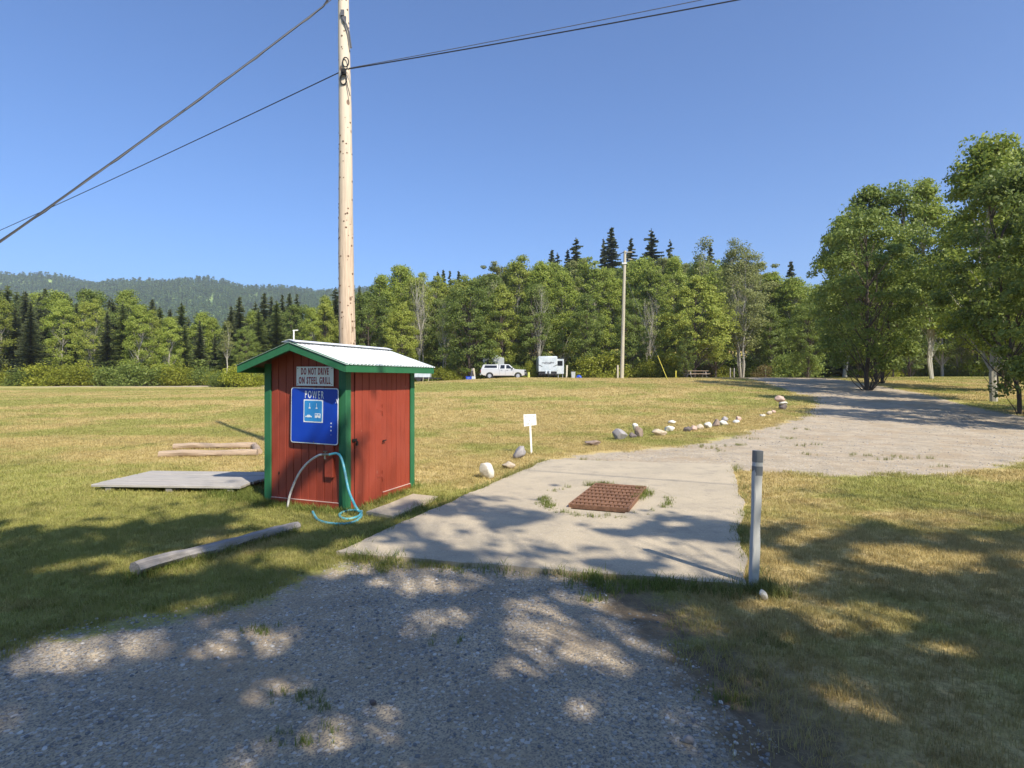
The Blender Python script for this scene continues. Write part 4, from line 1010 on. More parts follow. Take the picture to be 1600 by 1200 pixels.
def broadleaf(seed, H, Rr, base, nleaf, leaf, form='oval', stems=1, sparse=0., ncl=90, droop=0.):
    rng = np.random.default_rng(seed); mb = MB(); C = []; S = []; O = []
    tops = []
    for s_ in range(stems):
        a = rng.uniform(0, 6.28); sp = (Rr * .5 if stems > 1 else .25)
        top = (sp * math.cos(a), sp * math.sin(a), H * rng.uniform(.86, .97)); b0 = (0.1 * math.cos(a) * (stems > 1) * 2, .1 * math.sin(a) * (stems > 1) * 2, -.3)
        tops.append(tubes_np(mb, b0, top, .011 * H + .04 if stems == 1 else .0065 * H + .03, .02, rng, 8, .05, 7))
    def env(t):     # crown radius at relative height t
        if form == 'oval': return Rr * (math.sin(math.pi * min(1, t ** .85)) ** .65) * (1 - .18 * t)
        if form == 'column': return Rr * (math.sin(math.pi * min(1, .06 + t * .92)) ** .45)
        if form == 'cone': return Rr * (1 - t) ** .7 * min(1, t * 6 + .3)
        return Rr * math.sqrt(max(0, 1 - (2 * t - 1) ** 2))
    for i in range(ncl):
        t = rng.uniform(0.02, .99) ** .9; z = base + (H - base) * t; stem = tops[rng.integers(len(tops))]
        sp_ = stem[min(len(stem) - 1, max(1, int(len(stem) * z / H)))]
        a = rng.uniform(0, 6.28); lump = 1 + .28 * math.sin(a * 2.1 + seed) * math.cos(t * 7 + seed * 2) + rng.normal(0, .10)
        r = env(t) * lump * rng.uniform(.35, 1.0) ** .5
        c = np.array([sp_.x * .6 + r * math.cos(a), sp_.y * .6 + r * math.sin(a), z + rng.normal(0, .02 * H) - droop * r * .3])
        z0 = max(base * .8, z - r * .9)
        st0 = stem[min(len(stem) - 1, int((len(stem) - 1) * z0 / H))]
        if i % 2 == 0 or sparse: tubes_np(mb, st0, c, (.015 + .002 * H) * (.5 if sparse else 1), .006, rng, 3, .12, 4)
        rad = (.048 * H + .2) * rng.uniform(.6, 1.25) * (.75 if form == 'column' else 1); k_ = int(nleaf / ncl * rng.uniform(.5, 1.5) * (1 - sparse * rng.uniform(0, 1.2)))
        if k_ < 1: continue
        g = rng.normal(0, 1, (k_, 3)); g /= (np.linalg.norm(g, axis=1)[:, None] + 1e-6); g *= (rng.uniform(0, 1, (k_, 1)) ** .45) * rad * (1, 1, .62)
        if droop: g[:, 2] -= droop * (g[:, 0] ** 2 + g[:, 1] ** 2) / rad
        C.append(c + g); S.append(leaf * rng.uniform(.6, 1.35, k_)); O.append(g / rad * .9 + np.array([math.cos(a), math.sin(a), .5]) * .35)
    V, Q_ = leaf_quads(np.concatenate(C), np.concatenate(S), rng, .3, .7, np.concatenate(O))
    return mb, V, Q_
def conifer(seed, H, Rr, base, nlev, nbr, dens=14, ragged_=.25, leaf=.5):
    rng = np.random.default_rng(seed); mb = MB(); tubes_np(mb, (0, 0, -.3), (0, 0, H), .010 * H + .05, .02, rng, 6, .01, 7)
    V = []; T = []
    for lv in range(nlev):
        t = (lv + rng.uniform(-.3, .3)) / nlev; t = min(max(t, 0), .985); z = base + (H - base) * t; Lb = Rr * (1 - t) ** .8 * rng.uniform(1 - ragged_, 1 + ragged_ * .6) + .12
        for b in range(nbr):
            if rng.random() < ragged_ * .35: continue
            a = b / nbr * 6.283 + lv * .7 + rng.normal(0, .2); ll = Lb * rng.uniform(.6, 1.12); zb = z + rng.normal(0, .45) * (H - base) / nlev; d = np.array([math.cos(a), math.sin(a)]); p = np.array([-d[1], d[0]])
            for j in range(dens):
                u = (j + rng.random()) / dens; c = np.array([*(d * ll * u), zb - .30 * ll * u + .16 * ll * u * u]); wv = (.16 + .30 * (1 - u)) * ll * rng.uniform(.6, 1.2) * leaf * 1.6; s_ = -1 if j % 2 else 1
                tipp = c + np.array([*(d * wv * .6 + p * s_ * wv), -.18 * wv - rng.uniform(0, .2) * wv]); w2 = (.16 * ll * leaf + .06)
                n = len(V); V += [c + np.array([*(d * w2), .02]), c - np.array([*(d * w2), .02]), tipp, c + np.array([*(p * s_ * wv * .45 + d * wv * .3), -.42 * wv - .012 * H])]
                T += [[n, n + 1, n + 2], [n, n + 1, n + 3]]
    return mb, np.array(V), np.array(T)
TREE = {}
def proto(key, gen, leafm, barkm):
    mb, V, Q_ = gen; tm = MB.build(mb, 'trunk_source', M[barkm], smooth=True); me_t = tm.data; bpy.data.objects.remove(tm); me_t.name = 'trunk'
    TREE[key] = (me_t, npmesh('crown', V, Q_, M[leafm]), float(V[:, 2].max()))
NLF = 21000
for i, (H, r, b, fm, lf, st, sp, bk) in enumerate(((17, 3.3, 3, 'oval', 'leaf', 1, 0, 'bark_p'), (18, 2.6, 4, 'oval', 'leaf', 2, .1, 'bark_p'), (16, 3.8, 2.2, 'oval', 'leaf_y', 1, 0, 'bark_d'),
        (15, 4.0, 1.2, 'round', 'leaf_d', 1, 0, 'bark_d'), (19, 2.7, 4, 'column', 'leaf_g', 2, .25, 'bark_p'), (18, 2.4, 3, 'column', 'leaf', 1, .1, 'bark_p'), (17, 3.2, 2.5, 'oval', 'leaf_y', 2, .1, 'bark_p'), (16, 3.6, 1.6, 'oval', 'leaf_d', 2, 0, 'bark_d'))):
    proto('b%d' % i, broadleaf(50 + i, H, r, b, NLF, .235, fm, st, sp, 160), lf, bk)
proto('weep', broadleaf(71, 13, 4.6, 3.2, 17000, .26, 'oval', 1, 0, 120, .5), 'leaf_y', 'bark_d')
proto('fork', broadleaf(77, 21, 3.9, 5.5, 21000, .25, 'oval', 4, .15, 170), 'leaf_g', 'bark_p')
proto('bare', broadleaf(79, 15, 2.6, 5, 1100, .22, 'oval', 3, .4, 120), 'leaf_g', 'bark_p')
proto('thin', broadleaf(81, 16, 1.5, 8, 2600, .24, 'oval', 1, .2, 40), 'leaf_g', 'bark_p')
for i, (H, r, nl, nb_, rg, mt) in enumerate(((20, 3.5, 50, 9, .4, 'needle'), (20, 4.1, 44, 9, .5, 'needle'), (18, 3.0, 48, 8, .35, 'needle'), (17, 3.2, 38, 10, .4, 'needle_l'))):
    proto('c%d' % i, conifer(90 + i, H, r, 1.2, nl, nb_, 13, rg), mt, 'bark_d')
TN = {}
def tree(key, px, Y, topy, label, group=None, width=1., name=None, X=None, cat='tree', Hm=None):
    X = (px - 800) / F * Y if X is None else X; z0 = h1(X, Y); topy -= 0 if key[0] == 'c' or key[0] == 's' else 5; width *= 1.22 if key[0] == 'c' else 1; H = (CAMH + (HOR - topy) / F * Y - z0) if Hm is None else Hm
    tm, cm_, ph = TREE[key]; s_ = H / ph
    o = empty(name or ('spruce_tree' if key[0] == 'c' else 'broadleaf_tree'), (X, Y, z0 - .05), random.uniform(0, 6.28), label, cat, group)
    o.scale = (s_ * width, s_ * width, s_)
    for nm, me in (('trunk', tm), ('crown', cm_)):
        c = bpy.data.objects.new(nm, me); link(c, o)
    return o
random.seed(11)
# front row, one label each
FR = [('c3', 352, 84, 500, 1.0, 'mid green pine at the far left edge of the woods, before the tall spruces'), ('b3', 385, 82, 512, .8, 'round dark leafy tree just left above the shed eave'), ('c3', 432, 92, 470, 1.1, 'mid green pine behind the left half of the shed roof'),
      ('c3', 404, 90, 482, 1.1, 'broad olive pine left of the thin antenna pole'), ('b0', 486, 86, 482, .8, 'leafy tree between the antenna pole and the big pine pole'), ('b2', 508, 88, 464, .8, 'yellowish leafy tree just left of the big pine pole'),
      ('b3', 575, 84, 452, 1.05, 'rounded leafy tree just right of the big pine pole'), ('b1', 604, 92, 432, 1.1, 'tall leafy tree right of the big pole, left of the tallest crown there'), ('b0', 628, 96, 415, 1.15, 'tallest leafy crown right of the big pine pole'),
      ('b2', 628, 80, 476, 1.1, 'low broad bright tree above the far end of the shed roof'), ('b6', 655, 90, 430, 1., 'leafy tree beside the whitish bare-limbed one'), ('b7', 690, 88, 470, 1.0, 'dark leafy tree left of the large dark round one'),
      ('b3', 732, 79, 442, 1.2, 'large dark round tree standing left of the white pickup'), ('b7', 765, 88, 432, 1.0, 'dense dark tree behind the white pickup bed'), ('b2', 783, 84, 446, 1.0, 'yellow green tree behind the pickup cab'),
      ('b4', 770, 98, 414, 1.0, 'tall thin grey green tree behind the pickup'), ('b6', 815, 96, 404, 1.1, 'tall bright tree above the gap between pickup and travel trailer'), ('b7', 838, 84, 446, .9, 'dark tree standing close behind the travel trailer'),
      ('b1', 850, 94, 412, 1.1, 'tall leafy tree behind the travel trailer'), ('b0', 880, 88, 424, 1.0, 'leafy tree right behind the slide-out of the trailer'), ('b4', 903, 98, 408, 1.0, 'tall thin tree right of the travel trailer'),
      ('b5', 925, 92, 404, 1.1, 'tall columnar tree midway between trailer and far grey pole'), ('b7', 915, 82, 462, .9, 'dark bushy tree left of the far grey pole'), ('b5', 948, 94, 420, 1.1, 'columnar tree just left of the far grey pole'),
      ('b7', 985, 78, 470, .9, 'dark low-branched tree right beside the far grey pole'), ('b0', 1000, 94, 404, 1.0, 'tall tree just right of the far grey pole'), ('b5', 1022, 90, 412, 1.0, 'columnar tree above the yellow guy guard'),
      ('b4', 1040, 96, 405, 1.0, 'tall grey green tree behind the weeping bright one'), ('b1', 1062, 94, 402, 1.0, 'tall tree behind and left of the picnic table'), ('weep', 1085, 74, 432, 1.12, 'big bright arching tree over the picnic table'),
      ('weep', 1118, 79, 470, .95, 'bright arching tree between the picnic table and the forked aspen'), ('b3', 1072, 71, 508, .62, 'small dark round tree standing at the left end of the picnic table'), ('b5', 1118, 94, 410, .9, 'columnar tree left behind the forked aspen'),
      ('fork', 1160, 78, 376, 1.0, 'tall pale forked aspen with a thin open crown'), ('b4', 1190, 88, 412, 1.3, 'thin grey tree right of the forked aspen'), ('b1', 1214, 86, 426, 1.3, 'leafy tree above the bend of the road'),
      ('b7', 1205, 80, 482, .9, 'dark low tree at the bend of the road'), ('b0', 1240, 84, 436, 1.3, 'leafy tree behind the road near the right edge'), ('b3', 1262, 62, 470, 1.0, 'dark dense tree overhanging the road at the right edge')]
for key, px, Y, ty, wd, lab in FR: tree(key, px, Y, ty, lab, None, wd)
for px, ty, Y, lab in ((661, 432, 86, 'whitish bare-limbed tree in the woods right of the shed'), (768, 440, 86, 'pale bare-limbed tree above the pickup'), (692, 470, 80, 'pale twin-stemmed half-bare birch left of the large dark tree'), (840, 448, 83, 'pale bare stems left above the travel trailer'), (1012, 470, 84, 'pale half-bare tree right of the far grey pole')):
    tree('bare', px, Y, ty, lab, None, .8, 'bare_tree')
tree('thin', 1101, 100, 373, 'spindly tree with a small light crown high above the woods', None, 1.0)
tree('thin', 356, 74, 505, 'pale bare-stemmed tree at the far left of the woods', None, 1.0)
# named tall spruces over the woods
for key, px, ty, Y, wd, lab in (('c0', 955, 355, 128, 1.0, 'tallest dark spruce, left of the far grey pole'), ('c1', 1018, 357, 126, 1.25, 'broad dark spruce above the woods right of the far grey pole'), ('c1', 900, 370, 128, 1.2, 'broad pointed spruce above the trees right of the trailer'),
        ('c0', 862, 390, 124, .9, 'narrow spruce above the travel trailer'), ('c1', 871, 394, 126, .9, 'lower spruce touching the narrow one above the trailer'), ('c2', 887, 390, 130, .9, 'small spruce just left of the broad pointed one'), ('c2', 943, 373, 132, .7, 'thin spruce just left of the tallest one'),
        ('c2', 986, 372, 130, 1.0, 'spruce just right of the top of the far grey pole'), ('c1', 1047, 373, 124, .7, 'small ragged spruce top right of the broad dark one'), ('c2', 1110, 379, 124, .8, 'narrow spruce left of the forked aspen'), ('c0', 1236, 407, 120, .95, 'lone spruce above the trees near the right edge'),
        ('c2', 1211, 424, 118, .8, 'pale thin conifer left of the lone right-hand spruce'), ('c2', 684, 424, 122, .7, 'first small spruce above the woods, left of four'), ('c0', 693, 421, 124, .7, 'second of four small spruces above the woods'), ('c2', 703, 423, 124, .7, 'third of four small spruces above the woods'), ('c0', 717, 423, 126, .75, 'fourth small spruce above the woods, right of its group'),
        ('c0', 374, 463, 96, 1.0, 'dark tall spruce at the far left of the woods'), ('c2', 361, 478, 92, 1.0, 'dark spruce left of the tall one at the far left'), ('c0', 413, 457, 112, 1.0, 'tallest spruce above the left half of the shed roof'), ('c2', 424, 463, 112, .9, 'spruce right of the tallest one above the shed'),
        ('c1', 399, 470, 106, .9, 'spruce left of the tallest one above the shed'), ('c2', 441, 460, 110, .9, 'spruce left above the antenna pole'), ('c0', 452, 458, 112, 1.0, 'pointed spruce right above the antenna pole'), ('c2', 464, 459, 110, .9, 'rightmost spruce of the group above the shed roof'),
        ('c1', 524, 448, 100, 1.1, 'dark spruce directly left of the big pine pole'), ('c2', 562, 448, 104, .8, 'dark spruce top directly right of the big pine pole')):
    tree(key, px, Y, ty, lab, None, wd)
# the mass behind: individuals that nothing tells apart share a label per band
random.seed(5)
tops = [(-900, 430), (-300, 425), (0, 440), (200, 455), (350, 484), (470, 478), (540, 470), (600, 445), (700, 432), (760, 420), (900, 412), (1000, 404), (1100, 404), (1180, 420), (1250, 445), (1400, 420), (1700, 400), (2400, 400)]
def topat(px): return float(np.interp(px, [a for a, _ in tops], [b for _, b in tops]))
kinds = ['b0', 'b1', 'b2', 'b4', 'b5', 'b6', 'b7', 'b3']
for Y, st, dy in ((104, 27, 6), (122, 33, 12), (146, 40, 20)):
    px = -260.0
    while px < 1860:
        pj = px + random.uniform(-8, 8)
        if pj < 540: key = random.choice(['c0', 'c1', 'c2', 'c3', 'c3', 'c3', 'b0', 'b7'])
        else: key = random.choice(kinds)
        tree(key, pj, Y + random.uniform(-4, 4), topat(pj) + dy + random.uniform(-8, 12), 'conifer deep in the woods behind the front trees' if key[0] == 'c' else 'leafy tree deep in the woods behind the front trees', 'trees deep in the woods', 1.05)
        px += st
# beyond the photo's sides
px = -240
while px < 345:
    tree(random.choice(['c0', 'c1', 'c3', 'c3', 'c2', 'b3', 'b0', 'b6']), px, random.uniform(80, 92), topat(px) + random.uniform(15, 45), 'tree of the wood edge left of the lawn', 'trees of the wood edge left of the lawn', 1.0); px += 24
px = 1265
while px < 1900:
    tree(random.choice(['b0', 'b1', 'b7', 'b3', 'b6', 'c0']), px, random.uniform(72, 86), topat(px) + random.uniform(5, 40), 'tree of the wood edge beyond the road on the right', 'trees of the wood edge beyond the road on the right', 1.0); px += 26
for X, Y, key, H in ((21, 34, 'b3', 11), (25.5, 40, 'b7', 14), (28.5, 47, 'b3', 11), (30, 52, 'b0', 15), (20, 22.5, 'b7', 10), (17.5, 17.5, 'b3', 8.5), (23, 27.5, 'b0', 13), (33, 45, 'b1', 16), (24, 18, 'b3', 12), (28, 33, 'b7', 14)):
    bl = {(21, 34): 'leafy tree standing nearest the road edge on the right bank', (25.5, 40): 'taller tree just behind the one nearest the road', (27.5, 47): 'tree far along the right bank', (28.5, 47): 'small dark tree far along the right bank', (30, 52): 'tall leafy tree at the far end of the right bank',
          (20, 22.5): 'dark bushy tree on the right bank closer to the camera', (17.5, 17.5): 'low round dark tree on the right bank closest to the camera', (23, 27.5): 'tall leafy tree in the middle of the right bank', (33, 45): 'tall pale-barked tree at the back of the right bank',
          (24, 18): 'large dark round tree at the right rim of the bank', (28, 33): 'tall dark tree behind the middle of the right bank'}[(X, Y)]
    tree(key, 0, Y, 0, bl, 'trees on the right bank beside the road', 1.0, None, X, 'tree', H)
# shade trees behind the camera: unseen, leaves cut away where sun patches should land on the ground
def gw_(px, py): Y = 1440 / (py - 592); return (px - 800) / F * Y, Y
SUN_PATCHES = []
for px, py, a_, b_ in ((665, 901, 62, 14), (654, 969, 30, 14), (710, 957, 24, 10), (822, 980, 55, 13), (884, 950, 75, 18), (946, 997, 58, 28), (845, 1025, 36, 18), (777, 1036, 26, 10), (896, 1092, 24, 15), (575, 1126, 52, 22),
        (378, 1183, 38, 24), (1064, 963, 42, 14), (1025, 1042, 16, 9), (1047, 1149, 24, 11), (384, 1002, 55, 16), (535, 879, 42, 9), (570, 862, 62, 15), (744, 845, 52, 11), (856, 834, 52, 9), (969, 856, 95, 8), (1053, 864, 110, 9),
        (800, 873, 44, 8), (700, 822, 34, 7), (930, 812, 40, 7), (650, 836, 30, 6), (1090, 895, 60, 5), (900, 895, 45, 5), (1205, 890, 42, 11), (1225, 935, 30, 9), (480, 800, 80, 12), (420, 870, 50, 8), (250, 880, 60, 10), (150, 1010, 80, 20), (1330, 960, 60, 14), (1420, 870, 70, 12), (1300, 1080, 50, 22), (740, 1180, 30, 14)):
    X_, Y_ = gw_(px, py); SUN_PATCHES.append((X_, Y_, (a_ + 6) * 1.35 * Y_ / F, (b_ + 5) * 1.4 * Y_ * Y_ / 1440))
def lit(P):
    gx = P[:, 0] - sd.x / sd.z * P[:, 2]; gy = P[:, 1] - sd.y / sd.z * P[:, 2]
    Yb = np.interp(gx, [-12, -5, -3.9, -3.2, -2.45, -2.1, -1.4, 0, .8, 1.5, 2.5, 3, 5, 9, 14], [7.5, 6.2, 6.5, 8.0, 8.0, 6.3, 7.4, 8.3, 7.5, 6.9, 7.0, 6.4, 6.3, 7, 8])
    Yb = Yb + .28 * np.sin(gx * 5.1 + 1) * np.sin(gx * 2.3) + .15 * np.sin(gx * 13)
    m_ = gy > Yb
    for X_, Y_, a_, b_ in SUN_PATCHES:
        wob = 1 + .25 * np.sin(6 * np.arctan2(gy - Y_, gx - X_) + X_ * 9)
        m_ |= (((gx - X_) / a_) ** 2 + ((gy - Y_) / b_) ** 2) < wob
    nz = np.sin(gx * 3.1 + 2.3 * np.sin(gy * 1.7 + .6)) + np.sin(gy * 5.3 + 1.9 * np.sin(gx * 2.2 + 2)) + .7 * np.sin(gx * 7.7 - gy * 9.1 + 1)
    onpad = (gy > 4.6) & (gx > -1.8) & (gx < 3.6)
    m_ |= nz > np.where(onpad, .75, np.where(gx > 1.0, 1.75, 1.45))
    return m_
SHADE = [(3.9, -1.6, 12.6, 3.4, 4), (4.6, -5.2, 12.5, 4.2, 3), (8.6, -4.6, 13, 4.2, 4), (1.2, -7.4, 14, 4.2, 4), (12.6, -3.0, 12, 4.0, 3), (-2.5, -8.5, 14, 4.2, 4), (6.2, -9.5, 15, 4.4, 4), (16.5, .5, 10, 3.4, 2.5), (-7, -8, 13, 4, 3), (2.2, -3.2, 9.5, 3.0, 3.5), (6.6, -2.2, 9.5, 3.2, 3.5)]
for i, (X, Y, H, r_, b_) in enumerate(SHADE):
    mb, V, Q_ = broadleaf(300 + i, H, r_, b_, 15000, .19, 'round' if i % 2 else 'oval', 2, .05, 95)
    C_ = V.reshape(-1, 4, 3).mean(1) + np.array([X, Y, 0]); rng_s = np.random.default_rng(77 + i); keep = ~lit(C_) | (rng_s.random(len(C_)) < .012)
    V = V.reshape(-1, 4, 3)[keep].reshape(-1, 3); Q_ = np.arange(len(V)).reshape(-1, 4)
    t = empty('broadleaf_tree', (X, Y, -.05), 0, 'tree behind the camera whose shade dapples the gravel', 'tree', 'shade trees behind the camera')
    tr_ = mb.build('trunk', M['bark_d'], t, smooth=True); link(bpy.data.objects.new('crown', npmesh('crown', V, Q_, M['leaf'])), t)

# bushes along the wood edge
def bushgen(seed, H, Rr, n, leaf):
    rng = np.random.default_rng(seed); mb = MB(); C = []
    for i in range(26):
        a = rng.uniform(0, 6.28); t = rng.uniform(.1, 1); r = Rr * rng.uniform(0, 1) ** .5 * (1 - .35 * t); c = np.array([r * math.cos(a), r * math.sin(a), H * t * (1 - .3 * (r / Rr) ** 2)])
        tubes_np(mb, (c[0] * .15, c[1] * .15, -.1), c, .03, .01, rng, 3, .1, 4)
        k_ = n // 26; g = rng.normal(0, 1, (k_, 3)) * (.19 * Rr + .06, .19 * Rr + .06, .13 * H); C.append(c + g)
    C = np.concatenate(C); C[:, 2] = np.abs(C[:, 2]); V, Q_ = leaf_quads(C, leaf * rng.uniform(.6, 1.4, len(C)), rng, .4); return mb, V, Q_
for i, (mt) in enumerate(('bush', 'bush', 'bush_tan', 'leaf_d')): proto('s%d' % i, bushgen(120 + i, 3, 2.6, 5200, .22), mt, 'bark_d')
def bush(key, px, Y, topy, lab, wd=1., grp=None):
    o = tree(key, px, Y, topy, lab, grp, wd, 'bush', None, 'bush'); o.children[0].name = 'stems'; o.children[1].name = 'foliage'; return o
for key, px, Y, ty, wd, lab in (('s0', 372, 62, 563, .9, 'tall yellow-green bush at the field edge left of the shed'), ('s2', 385, 63, 582, .6, 'pale dry bush beside the shed eave at the left'), ('s0', 403, 64, 580, 1.1, 'low green bush seen under the left shed eave'), ('s3', 340, 63, 575, 1, 'dark bush at the left field edge'),
        ('s0', 697, 78, 568, 1.3, 'bright spreading bush between the tent trailer and the leaning boards'), ('s0', 722, 80, 566, .8, 'green bush behind the blue tub'), ('s1', 674, 80, 570, .9, 'bush behind the low tent trailer'),
        ('s1', 829, 79, 560, .5, 'narrow yellow-green bush between pickup and trailer'), ('s1', 922, 80, 552, 1.0, 'bush right of the blue tent'), ('s0', 945, 79, 540, 1.2, 'large bright bush left of the far grey pole'), ('s1', 962, 82, 548, .9, 'bush just behind the far grey pole'),
        ('s0', 1008, 78, 556, 1.0, 'bush right of the far grey pole'), ('s1', 1028, 80, 545, 1.1, 'bright bush behind the yellow guy guard'), ('s0', 1050, 80, 550, 1.0, 'bush behind the short yellow post'), ('s2', 1112, 82, 562, 1.0, 'reddish dry bush right of the picnic table'), ('s0', 1130, 80, 566, .9, 'bush left of the forked aspen'),
        ('s2', 1193, 79, 566, 1.1, 'dry pinkish bush right of the forked aspen'), ('s3', 1180, 82, 556, 1., 'dark bush behind the forked aspen'), ('s1', 1222, 78, 562, 1.1, 'bush at the road bend'), ('s3', 1245, 70, 545, 1.2, 'dark bush in the shade at the right edge'), ('s3', 880, 84, 566, 1.1, 'dark bush behind the trailer slide-out'), ('s3', 748, 86, 560, 1.2, 'dark bush behind the grey camper'), ('s3', 800, 84, 562, 1.1, 'dark bush behind the pickup hood'),
        ('s3', 1085, 84, 562, 1.1, 'dark bush behind the picnic table')):
    bush(key, px, Y, ty, lab, wd)
random.seed(21)
for px in list(range(-230, 345, 30)) + list(range(420, 700, 26)) + list(range(1262, 1880, 30)):
    bush(random.choice(['s0', 's1', 's3', 's3']), px, random.uniform(78, 86), random.uniform(560, 574), 'bush in the undergrowth along the wood edge', 1.2, 'bushes in the undergrowth along the wood edge')
for px in range(-220, 1880, 32):
    bush('s3', px + random.uniform(-8, 8), random.uniform(90, 100), 545, 'dark bush in the shade under the trees', 1.5, 'dark bushes in the shade under the trees')

# ------------------------------------------------------------------ distant wooded hill trees
rng = np.random.default_rng(9)
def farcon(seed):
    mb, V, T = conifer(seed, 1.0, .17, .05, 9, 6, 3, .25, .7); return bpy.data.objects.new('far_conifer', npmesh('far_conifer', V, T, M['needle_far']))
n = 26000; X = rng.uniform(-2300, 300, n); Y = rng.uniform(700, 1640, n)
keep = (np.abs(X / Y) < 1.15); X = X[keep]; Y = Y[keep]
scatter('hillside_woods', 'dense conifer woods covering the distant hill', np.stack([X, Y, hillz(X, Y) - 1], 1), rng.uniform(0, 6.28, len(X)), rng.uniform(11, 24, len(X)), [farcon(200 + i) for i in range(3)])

# ------------------------------------------------------------------ grass, weeds and loose gravel
rng = np.random.default_rng(12)
def field_pts(n, y0, y1, marg=.98):
    Y = np.sqrt(rng.uniform(y0 ** 2, y1 ** 2, n)); X = rng.uniform(-1, 1, n) * (marg * Y + .8); return np.stack([X, Y], 1)
def noise2(P, f, s): return np.array([mnoise.noise(Vector((x * f, y * f, s))) for x, y in P])
def grass_ok(P, m0=.02):
    d = np.minimum(np.minimum(sdf(P, near_poly), sdf(P, track_poly)), sdf(P, road_poly))
    nz = noise2(P, 1.4, 3.3) * .55 + noise2(P, 6, 1.1) * .25
    ok = (d + nz) > m0
    ok &= sdf(P, [tuple(p) for p in pad_out]) > .02
    ok &= sdf(P, stp) > .02
    lx = (P[:, 0] - SX) * Nn.x + (P[:, 1] - SY) * Nn.y; ly = (P[:, 0] - SX) * A_.x + (P[:, 1] - SY) * A_.y
    ok &= ~((lx > -Wd - .03) & (lx < .03) & (ly > -.03) & (ly < L_ + .03))
    return ok, d
def put(name, label, P, s0, s1, src):
    z = Hh(P[:, 0], P[:, 1]); return scatter(name, label, np.column_stack([P, z]), rng.uniform(0, 6.28, len(P)), rng.uniform(s0, s1, len(P)), src)
P = field_pts(66000, 2.1, 8.6); ok, d = grass_ok(P)
soilthin = (rng.random(len(P)) < np.clip((d + noise2(P, 1.1, 7.7) * .9) * .8 + .1, .05, .75)) | (P[:, 0] < 0)
P = P[ok & soilthin & (rng.random(len(P)) < np.clip((8.6 - P[:, 1]) / 2.4, 0, 1))]
put('lawn_grass', 'short patchy grass in the near part of the lawn', P, .6, 1.25, [tuft(i, 15, .042, .032, .0032, M['blade'], 1.1) for i in range(5)])
P = field_pts(120000, 6.2, 28); ok, d = grass_ok(P); P = P[ok & (rng.random(len(P)) < np.clip((P[:, 1] - 6.2) / 2.4, 0, 1) * np.clip((28 - P[:, 1]) / 14, 0, 1))]
put('lawn_grass', 'mown dry grass of the middle lawn', P, .8, 1.5, [tuft(10 + i, 14, .038, .06, .006, M['blade'], 1.2) for i in range(5)])
P = field_pts(120000, 14, 60); ok, d = grass_ok(P, .1); P = P[ok & (rng.random(len(P)) < np.clip((P[:, 1] - 14) / 12, 0, 1) * np.clip((60 - P[:, 1]) / 25, .25, 1))]
put('lawn_grass', 'mown dry grass of the far lawn', P, .8, 1.6, [tuft(20 + i, 12, .045, .16, .014, M['blade'], 1.4) for i in range(4)])
# longer tufts: round shed, pad edges, log, grill
TP = []
def along(pts, n, sd, keep=1.):
    for _ in range(n):
        i = rng.integers(len(pts) - 1); t = rng.random(); a = np.array(pts[i]); b = np.array(pts[i + 1]); TP.append(a + (b - a) * t + rng.normal(0, sd, 2))
def sw(x, y): p = shedw(x, y, 0); return (p.x, p.y)
along([sw(.0, -.12), sw(-1.35, -.12), sw(-1.4, 1.5)], 420, .07); along([sw(.08, .0), sw(.08, 1.7)], 80, .04)
along([sw(-1.4, -.05), sw(-1.9, .3), sw(-2.2, .1)], 420, .16)
along([(-1.5, 5.15), (-1.2, 5.1), (.7, 4.62)], 60, .045); along([(.5, 4.60), (1.9, 4.26)], 130, .09); along([(1.85, 4.4), (2.35, 5.9), (2.75, 6.8), (4.0, 10.5)], 150, .06)
along([(-1.55, 5.4), (.7, 11.3)], 220, .05); along([(1.8, 4.3), (2.0, 4.35)], 60, .06); along([(l0.x, l0.y - .08), (l1.x, l1.y - .08)], 160, .05)
along([(-1.35, 6.6), (-.95, 7.8)], 50, .04)
P = np.array(TP); ok = sdf(P, [tuple(p) for p in pad_out]) > -.02
lx = (P[:, 0] - SX) * Nn.x + (P[:, 1] - SY) * Nn.y; ly = (P[:, 0] - SX) * A_.x + (P[:, 1] - SY) * A_.y
ok &= ~((lx > -Wd - .03) & (lx < .03) & (ly > -.03) & (ly < L_ + .03)); P = P[ok]
put('tall_grass', 'longer green grass growing around the shed, log and concrete edges', P, .6, 1.4, [tuft(40 + i, 15, .075, .04, .0045, M['blade_g'], 1.3) for i in range(5)])
P = field_pts(2600, 2.2, 6.5); ok, d = grass_ok(P, -.15); P = P[ok & (d < 1.6)]
put('dry_straw', 'dry straw strands lying in the grass and on the bare soil', P, .6, 1.5, [tuft(60 + i, 5, .04, .05, .003, M['blade_dry'], 3.0) for i in range(4)])
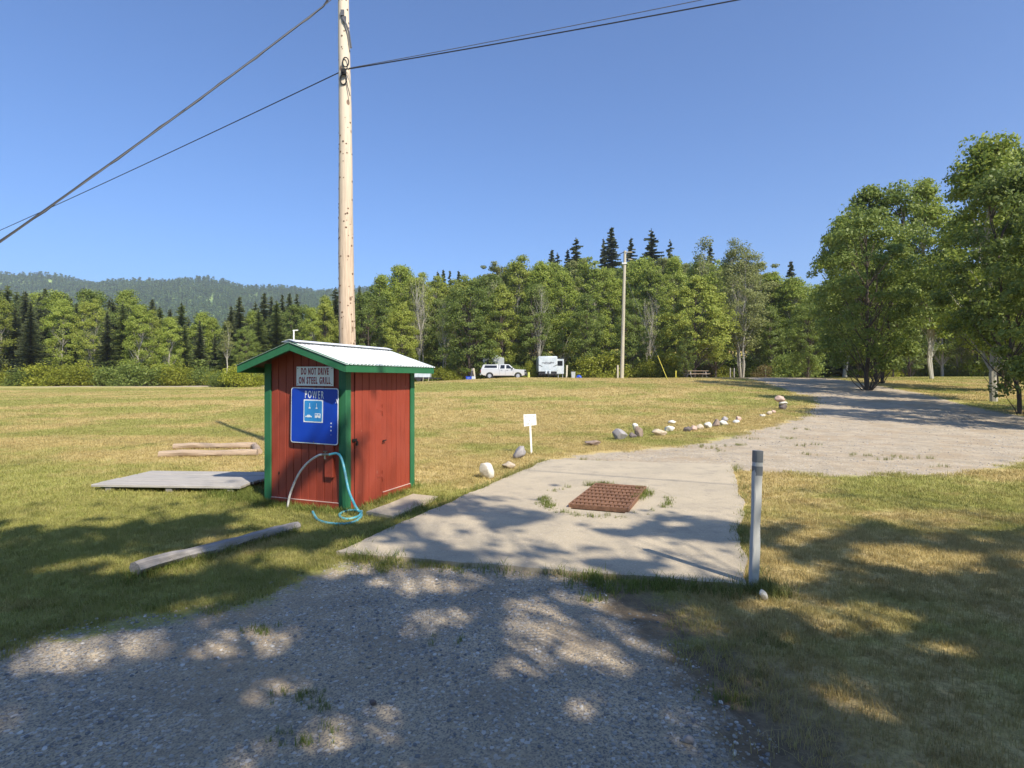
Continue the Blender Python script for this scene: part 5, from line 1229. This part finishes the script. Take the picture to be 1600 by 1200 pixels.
# weeds around the grill and stray tufts on the gravel
WP = []
for a0, a1, n in ((3.35, 4.0, 100), (2.5, 3.0, 12), (4.1, 5.3, 40), (6.0, 6.6, 34), (5.5, 5.8, 5)):
    for _ in range(n): t = rng.uniform(a0, a1); p = shp(-.04 + .79 * math.cos(t) + rng.normal(0, .045), -.02 + 1.09 * math.sin(t) + rng.normal(0, .045)); WP.append((*p, .03, rng.uniform(.2, .5)))
for _ in range(46): p = shp(-.30 + rng.normal(0, .10), .78 + rng.normal(0, .035)); WP.append((*p, .03, .65))
for _ in range(60): t = rng.random(); p = shp(.30 + .10 * math.sin(t * 3) + rng.normal(0, .05), .70 - t * .75); WP.append((*p, .05, .5))
for px, py, n, s_ in ((475, 1090, 22, .30), (500, 1113, 9, .25), (470, 1158, 12, .34), (410, 984, 16, .3), (385, 942, 10, .3), (600, 886, 16, .45), (712, 892, 12, .4), (930, 938, 10, .5), (965, 925, 16, .6), (700, 1000, 5, .3), (1140, 1100, 20, .35), (1210, 1010, 20, .35), (1175, 1060, 16, .3)):
    g_ = G(px, py)
    for _ in range(n): WP.append((g_.x + rng.normal(0, .075), g_.y + rng.normal(0, .045), g_.z, s_))
for _ in range(150):
    p = np.array([rng.uniform(1, 9), rng.uniform(10, 20)])
    if sdf(p[None], track_poly)[0] < 0 and mnoise.noise(Vector((p[0] * .5, p[1] * .9, 4))) > .05:
        for _ in range(5): q_ = p + rng.normal(0, .09, 2); WP.append((q_[0], q_[1], h1(q_[0], q_[1]), .55))
WP = np.array(WP)
scatter('weeds', 'green weed tufts round the grill and in the gravel', WP[:, :3], rng.uniform(0, 6.28, len(WP)), WP[:, 3] * rng.uniform(.7, 1.3, len(WP)), [tuft(80 + i, 14, .12, .03, .007, M['blade_g'], 1.0) for i in range(4)])
# gravel stones
def grav(n, y0, y1, poly, s0, s1, nm, lab, pw=3.0):
    P = field_pts(n, y0, y1); ok = (sdf(P, poly) + noise2(P, 2.0, 9) * .35) < .12; ok &= sdf(P, [tuple(p) for p in pad_out]) > .0
    cl2 = noise2(P, .9, 2.2); ok &= rng.random(len(P)) < np.clip(.55 + cl2 * 1.2, .15, 1); P = P[ok]; s_ = s0 + (s1 - s0) * rng.random(len(P)) ** pw
    z = Hh(P[:, 0], P[:, 1]) + s_ * .12
    scatter(nm, lab, np.column_stack([P, z]), rng.uniform(0, 6.28, len(P)), s_, [pebble(i, M['pebble']) for i in range(5)], .2)
grav(60000, 2.0, 5.6, near_poly, .003, .0145, 'gravel_stones', 'loose gravel stones on the drive', 2.6)
grav(26000, 9.2, 24, track_poly, .006, .022, 'gravel_stones', 'loose gravel stones on the track behind the concrete', 2.4)

# ------------------------------------------------------------------ haze
HZ_ON = True
if HZ_ON:
    hm = bpy.data.materials.new('haze'); hm.use_nodes = True; t = hm.node_tree; t.nodes.clear()
    pv = t.nodes.new('ShaderNodeVolumePrincipled'); pv.inputs['Color'].default_value = (.86, .91, 1, 1); pv.inputs['Density'].default_value = .00024; pv.inputs['Anisotropy'].default_value = .2
    mo = t.nodes.new('ShaderNodeOutputMaterial'); t.links.new(pv.outputs[0], mo.inputs['Volume'])
    o = MB().b2((-2700, -20, -8), (2700, 2700, 300)).build('haze', hm); o['kind'] = 'stuff'
